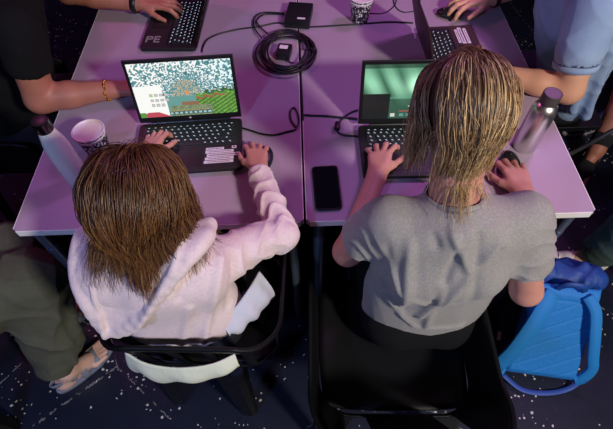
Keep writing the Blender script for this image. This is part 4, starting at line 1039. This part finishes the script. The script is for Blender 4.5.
solid('body', tor5+[RC((-1.30, -.20, 1.02), HF(0, -.02, -.04), .057, .053, .03)]+a5+hh+hp+[RC(H1, K1, .08, .06, .03), RC(K1, A1, .058, .036, .02), RC(H2, K2, .08, .06, .03), RC(K2, A2, .058, .036, .02)]+foot_prims(A1, *f1)+foot_prims(A2, *f2), .0042, 'skin_pale', g5)
eyes(HF, UP, V3(1, .2, -.1), 1.08, g5)
tr = [RC(H1+V3(0, .03, 0), K1, .095, .100, .05), RC(K1, K1*.4+A1*.6, .105, .090, .03), RC(K1*.4+A1*.6, A1+V3(.005, .01, .090), .090, .068, .03), RC(H2, K2, .10, .085, .05), RC(K2, A2+V3(.005, .01, .045), .085, .068, .03)]
fo = [RC(K1+V3(.03, -.09, -.03), A1+V3(.075, .0, .10), .02, .018, .02), RC(K1+V3(.10, 0, -.05), A1+V3(.08, .05, .12), .02, .02, .02), RC(K1+V3(-.08, -.08, .06), K1+V3(.07, -.09, -.10), .022, .016, .025), RC(K1+V3(-.14, -.1, .02), K1+V3(.02, -.10, -.16), .018, .016, .02)]
solid('trousers', tr+fo+[BX(A1+V3(0, 0, -.12), (.2, .2, .175), .002, None, .006, True)], .0055, 'olive', g5, post=folds(.020, 23, 19))
m = MB(); m.rslab((0, 0, 0), .11, .13, .008, .01); o = m.build('cargo_pocket', 'olive', g5); o.location = tuple(K1+V3(-.16, -.01, .118)); o.rotation_euler = (.35, .0, -.6)
solid('jumper', [RC((-1.32, -.21, .52), (-1.30, -.20, .95), .16, .18, .05, ((1, 0, 0), .72)), RC((-1.26, -.36, .99), (-1.36, -.05, .99), .08, .08, .05), RC((-1.24, -.38, .99), (-1.22, -.34, .74), .065, .055, .03), RC((-1.22, -.34, .74), (-1.16, -.22, .65), .052, .042, .02), RC((-1.38, -.02, .99), (-1.24, .06, .74), .065, .055, .03), RC((-1.26, .06, .74), (-1.18, .08, .65), .052, .042, .02)], .009, 'tee_black', g5)
sandal(g5, A1, *f1); sandal(g5, A2, *f2)
hair('hair', g5, (-1.28, -.19, 1.26), (.1, 0, 1), (1, .2, -.1), 1.08, 1200, .07, (.03, .018, .012), (.05, .03, .02), (.08, .05, .03), [], 47, crown=(0, 0, 1), lift=.008, clumps=80)
At(g5).fix()

# ------------------------------------------------------------------ neighbours at the right edge: only their legs reach the picture
g6 = person((1.75, .85), 'bare-legged person at the right edge in black socks and brown sandals')
K, A_ = V3(1.58, 1.02, .47), V3(1.455, .785, .10); K2, A2 = V3(1.86, 1.14, .47), V3(1.80, 1.05, .10)
H1, H2 = V3(2.08, .72, .48), V3(2.16, .92, .48); f1 = ((1.485, .825), (1.335, .645)); f2 = ((1.83, 1.10), (1.67, .92))
hp, HF = head_prims((2.12, .80, 1.26), (-.1, 0, 1), (-1, .0, -.1), 1.08)
P6 = [RC((2.14, .82, .52), (2.14, .82, .95), .13, .15, .05, ((1, 0, 0), .72)), RC((2.14, .66, 1.0), (2.16, .98, 1.0), .06, .06, .05), RC((2.14, .82, 1.02), HF(0, -.02, -.04), .057, .053, .03), RC((2.13, .64, .99), (2.02, .60, .74), .045, .04, .02), RC((2.02, .60, .74), (1.86, .72, .62), .038, .028, .02), RC((2.16, 1.0, .99), (2.1, 1.04, .74), .045, .04, .02), RC((2.1, 1.04, .74), (1.98, 1.0, .62), .038, .028, .02)]
P6 += hand_prims((1.85, .73, .612), (-.9, .3, -.3), (0, 0, 1), -1, .18)+hand_prims((1.97, 1.0, .615), (-.95, .05, -.3), (0, 0, 1), 1, .18)
solid('body', P6+[RC(H1, K, .082, .058, .03), RC(K, K*.6+A_*.4, .056, .056, .02), RC(K*.6+A_*.4, A_, .054, .038, .02), RC(H2, K2, .082, .058, .03), RC(K2, A2, .056, .036, .02)]+foot_prims(A_, *f1)+foot_prims(A2, *f2)+hp, .0050, 'skin_warm', g6)
eyes(HF, UP, V3(-1, 0, -.1), 1.08, g6)
for an, fz, kk in ((A_, f1, K), (A2, f2, K2)):
    heel3, toe3 = V3(*fz[0], 0), V3(*fz[1], 0); ff = nrm(toe3-heel3)
    solid('sock', [RC(an+(kk-an)*.14, heel3+ff*.045+UP*.045, .050, .042, .02), RC(heel3+ff*.035+UP*.042, heel3+ff*.15+UP*.042, .036, .038, .025), RC(heel3+ff*.15+UP*.04, toe3-ff*.03+UP*.036, .038, .026, .02), BX(heel3+ff*.1-UP*.05, (.2, .2, .0545), .001, None, .003, True)], .0045, 'sock', g6)
    sandal(g6, an, *fz, mt='sandal_dark', w=.046)
solid('shorts', [RC(H1, H1*.35+K*.65, .11, .095, .05), RC(H2, H2*.35+K2*.65, .11, .095, .05)], .008, 'tee_black', g6, post=folds(.006, 5, 15))
solid('t_shirt', [RC((2.14, .82, .52), (2.14, .82, .93), .16, .18, .05, ((1, 0, 0), .72)), RC((2.14, .66, .99), (2.16, .98, .99), .08, .08, .05), RC((2.13, .64, .99), (2.06, .62, .84), .07, .07, .03), RC((2.16, 1.0, .99), (2.12, 1.03, .84), .07, .07, .03)], .009, 'tee_black', g6)
hair('hair', g6, (2.12, .80, 1.26), (-.1, 0, 1), (-1, .0, -.1), 1.08, 1000, .07, (.03, .018, .012), (.05, .03, .02), (.08, .05, .03), [], 49, crown=(0, 0, 1), lift=.008, clumps=80)
At(g6).fix()

g7 = person((1.45, -.0), 'person in green trousers and pale trainers at the right edge behind the blue backpack')
K, A_, H1 = V3(1.27, .20, .50), V3(1.215, .205, .10), V3(1.76, .02, .52); K2, A2, H2 = V3(1.44, -.09, .50), V3(1.52, -.07, .10), V3(1.76, -.20, .52)
Hg = (1.78, -.09, 1.28); hp, HF = head_prims(Hg, (-.1, 0, 1), (-1, .2, -.15), 1.08)
P7 = [RC((1.80, -.10, .52), (1.80, -.09, .95), .13, .15, .05, ((1, 0, 0), .72)), RC((1.80, -.24, 1.0), (1.82, .06, 1.0), .06, .06, .05), RC((1.80, -.09, 1.02), HF(0, -.02, -.04), .057, .053, .03), RC((1.79, -.26, .99), (1.73, -.30, .74), .045, .04, .02), RC((1.73, -.30, .74), (1.62, -.18, .64), .038, .028, .02), RC((1.82, .08, .99), (1.75, .12, .74), .045, .04, .02), RC((1.75, .12, .74), (1.64, .08, .655), .038, .028, .02)]
P7 += hand_prims((1.61, -.17, .64), (-.9, .3, -.25), (0, 0, 1), -1, .18)+hand_prims((1.63, .08, .645), (-.95, .1, -.3), (0, 0, 1), 1, .18)
solid('body', P7+[RC(H1, K, .08, .06, .03), RC(K, A_, .058, .036, .02), RC(H2, K2, .08, .06, .03), RC(K2, A2, .058, .036, .02), RC(A_, A_-V3(.05, -.01, .05), .034, .03, .02), RC(A2, A2-V3(.05, -.01, .05), .034, .03, .02)]+hp, .0050, 'skin_pale', g7)
eyes(HF, UP, V3(-1, .2, -.15), 1.08, g7)
solid('trousers', [RC(H1, K, .11, .095, .05), RC(K, A_+V3(.01, 0, .04), .095, .072, .03), RC(H2, K2, .11, .095, .05), RC(K2, A2+V3(.01, 0, .04), .095, .070, .03)], .006, 'green_cotton', g7, post=folds(.010, 29, 17))
solid('jumper', [RC((1.80, -.10, .52), (1.80, -.09, .93), .16, .18, .05, ((1, 0, 0), .72)), RC((1.80, -.24, .99), (1.82, .06, .99), .08, .08, .05), RC((1.79, -.26, .99), (1.73, -.30, .74), .065, .055, .03), RC((1.73, -.30, .74), (1.64, -.20, .655), .052, .042, .02), RC((1.82, .08, .99), (1.75, .12, .74), .065, .055, .03), RC((1.75, .12, .74), (1.66, .085, .665), .052, .042, .02)], .009, 'green_cotton', g7)
shoe('trainer', 'shoe_white', g7, (1.285, .180), (1.025, .250), laces='cup_white', hh=.004); shoe('trainer', 'shoe_white', g7, (1.58, -.08), (1.32, -.05), laces='cup_white', hh=.004)
hair('hair', g7, Hg, (-.1, 0, 1), (-1, .2, -.15), 1.08, 1000, .07, (.03, .018, .012), (.05, .03, .02), (.08, .05, .03), [], 51, crown=(0, 0, 1), lift=.008, clumps=80)
At(g7).fix()

# striped trainer left on the floor under the folding chair of the far right
tr8 = empty('trainer', (1.53, 1.03, 0), 0, 'navy trainer with three pale stripes beside the sandalled foot', 'shoe')
o = shoe('upper', 'shoe_navy', tr8, (.13, .03), (-.13, -.04), sole='sole')
s_ = MB(); f = nrm(V3(-.26, -.07, 0)); sd = np.cross(f, UP)
for k in range(3):
    c = V3(.13, .03, 0)+f*(.10+.035*k)
    for sg in (-1, 1): s_.tube([c+sd*sg*.0415+UP*.022, c+sd*sg*.040+UP*.040+f*.008, c+sd*sg*.024+UP*.062+f*.016], .005, 6)
s_.build('stripe', 'cup_white', tr8, True)
# seats for the neighbours: the same plastic chair, and a metal-tube folding chair at the right
src = [o for o in bpy.data.objects if o.name == 'plastic_chair.001'][0]
chair_for(src, (-1.33, .71), math.radians(-90), 'black plastic chair under the person in the black T-shirt')
chair_for(src, (-1.52, -.27), math.radians(-75), 'black plastic chair under the person in olive trousers')
chair_for(src, (2.08, -.09), math.radians(90), 'black plastic chair under the person in green trousers')
chair_for(src, (2.40, .83), math.radians(90), 'black plastic chair under the person in brown sandals')
fc = empty('folding_chair', (1.12, .80, 0), 0, 'metal-tube folding chair under the person in the blue polo', 'chair')
for sy in (-.21, .21):
    m = MB(); m.tube([(-.20, sy, .012), (.16, sy, .46), (.27, sy, .86)], .010, 10); m.build('side_frame', 'steel', fc, True)
    m = MB(); m.tube([(.24, sy*.92, .012), (-.16, sy*.92, .44)], .010, 10); m.build('leg', 'steel', fc, True)
m = MB(); m.rslab((-.03, 0, .435), .30, .38, .022, .03); autosmooth(m.build('seat', 'chair', fc))
m = MB(); m.box((.252, 0, .82), (.018, .40, .06), .006, None); autosmooth(m.build('backrest', 'chair', fc))
for q in ((-.10, .21, .13), (.17, .19, .09)): m = MB(); m.tube([(q[0], -q[1], q[2]), q], .007, 8); m.build('stretcher', 'steel', fc, True)

# ------------------------------------------------------------------ blue backpack
bp = empty('backpack', (.88, -.15, 0), math.radians(-10), 'bright blue backpack standing on the floor beside the right chair', 'backpack')
tl = math.radians(36); Rb = Rx(-tl)   # leans away from the camera
def B(x, y, z): return Rb @ V3(x, y, z)+V3(0, -.12, .025)     # panel frame: x across, y depth, z along the back
Ri = Rb.T
solid('main_compartment', [BX(B(0, .065, .20), (.132, .055, .19), .03, Ri, .03), BX((0, .06, .07), (.13, .12, .068), .03, None, .04), EL(B(0, .09, .13), (.125, .07, .12), Ri, .03), BX((0, 0, -.05), (.3, .3, .051), .001, None, .004, True)], .005, 'bag_side', bp, post=folds(.006, 31, 18))
# padded back panel with diagonal quilting
nx, nz = 60, 84; v = []
for j in range(nz+1):
    for i in range(nx+1):
        u_, w_ = -1+2*i/nx, j/nz; hw = .118+.012*(1-w_); x = u_*hw; z = .01+w_*.385
        e = min(1, (1-abs(u_))*9)*min(1, w_*14)*min(1, (1-w_)*14); pad = .022*e**.5
        q1 = abs(((z*1.0-x*.62)/.062) % 1-.5)*2; q2 = abs(x)/hw
        groove = .0055*max(0, 1-(1-q1)*9)*(1 if w_ < .86 else 0)+.004*max(0, 1-abs(w_-.87)*70)
        v.append(B(x, .004-pad+groove*e, z))
q0 = [(j*(nx+1)+i, j*(nx+1)+i+1, (j+1)*(nx+1)+i+1, (j+1)*(nx+1)+i) for j in range(nz) for i in range(nx)]
o = mesh_obj('back_panel', v, q0, 'bag', bp); md = o.modifiers.new('s', 'SOLIDIFY'); md.thickness = .006; md.offset = -1
solid('top_flap', [RC(B(-.105, .05, .41), B(.115, .05, .41), .038, .042, .03), RC(B(-.08, .10, .40), B(.10, .10, .40), .05, .05, .03), RC(B(-.10, .02, .405), B(-.02, .06, .445), .02, .016, .02), RC(B(.0, .015, .40), B(.06, .05, .455), .018, .016, .015), RC(B(.06, .01, .41), B(.115, .07, .44), .02, .014, .015)], .0045, 'bag_dark', bp, post=folds(.012, 37, 26))
def strap(pts, nm, w): 
    P = spline([B(*p) for p in pts], 8); m = MB(); m.ribbon(P, -Rb[:, 1]+V3(0, 0, .25), w, .012); return m.build(nm, 'strap', bp, True)
strap([(-.050, -.022, .375), (-.075, -.045, .33), (-.105, -.055, .24), (-.135, -.050, .14), (-.165, -.035, .06), (-.165, -.020, .02), (-.135, -.012, .005)], 'shoulder_strap', .052)
strap([(.065, -.022, .375), (.095, -.040, .33), (.115, -.048, .24), (.138, -.040, .15), (.156, -.028, .09), (.142, -.015, .035), (.122, -.008, .02)], 'shoulder_strap', .038)
m = MB(); m.ribbon(spline([B(-.13, -.01, .0), B(-.06, -.05, -.012)*V3(1, 1, 0)+V3(0, 0, .012), B(.03, -.05, -.012)*V3(1, 1, 0)+V3(0, 0, .010), B(.12, -.02, .0)*V3(1, 1, 0)+V3(0, 0, .014), B(.165, .0, .05)], 8), UP, .018, .003); m.build('bottom_webbing', 'webbing', bp, True)
m = MB(); m.ribbon(spline([B(-.04, -.02, .39), B(-.02, -.045, .42), B(.03, -.045, .42), B(.05, -.02, .39)], 6), -Rb[:, 1], .02, .006); m.build('haul_loop', 'bag_dark', bp, True)
m = MB(); m.rslab((0, 0, 0), .014, .036, .003, .002); o = m.build('tag', 'tan', bp); o.location = tuple(B(-.165, .03, .14)); o.rotation_euler = (math.radians(50), 0, .1)
m = MB(); m.tube([tuple(B(.12, .0, .01)), tuple(B(.155, -.02, .03)), tuple(B(.165, -.02, .06))], .004, 6); m.build('adjuster', 'webbing', bp, True)

# dark cable on the floor between the chairs
P = spline([(.03, -.33, .006), (.012, -.45, .006), (.06, -.55, .006), (.12, -.66, .006)], 10)
m = MB(); m.tube(P, .005, 8); tag(m.build('floor_cable', 'rubber', None, True), 'black cable curving on the floor beside the right chair', 'cable')

# ================================================================== LIGHT
def area(name, loc, tgt, size, col, power, spread=180):
    l = bpy.data.lights.new(name, 'AREA'); l.shape = 'DISK'; l.size = size; l.color = col; l.energy = power; l.spread = math.radians(spread)
    o = bpy.data.objects.new(name, l); COL.objects.link(o); o.location = loc
    o.rotation_euler = (Vector(tgt)-Vector(loc)).to_track_quat('-Z', 'Y').to_euler(); return o
def spot(name, loc, tgt, ang, blend, rad, col, power):
    l = bpy.data.lights.new(name, 'SPOT'); l.spot_size = math.radians(ang); l.spot_blend = blend; l.shadow_soft_size = rad; l.color = col; l.energy = power
    o = bpy.data.objects.new(name, l); COL.objects.link(o); o.location = loc
    o.rotation_euler = (Vector(tgt)-Vector(loc)).to_track_quat('-Z', 'Y').to_euler(); return o
spot('purple_stage_lamp', (1.6, 1.5, 3.0), (.25, .45, .75), 56, .7, .30, (.86, .30, .98), 105)
area('magenta_stage_lamp', (-1.6, 1.8, 3.0), (-.3, .5, .75), .5, (1.0, .16, .55), 12)
spot('white_hall_lamp', (1.75, -2.0, 2.8), (.25, .02, .65), 66, .7, .16, (1.0, .92, .82), 370)
area('blue_hall_lamp', (-1.3, -1.8, 2.6), (-.4, -.3, 0), .30, (.38, .50, 1.0), 24)
w = bpy.data.worlds.new('hall_dark'); sc.world = w; w.use_nodes = True
w.node_tree.nodes['Background'].inputs[0].default_value = (.36, .26, .52, 1); w.node_tree.nodes['Background'].inputs[1].default_value = .018
vs_ = sc.view_settings; vs_.view_transform = 'Standard'; vs_.look = 'None'; vs_.exposure = 0; vs_.gamma = 1; vs_.use_curve_mapping = False
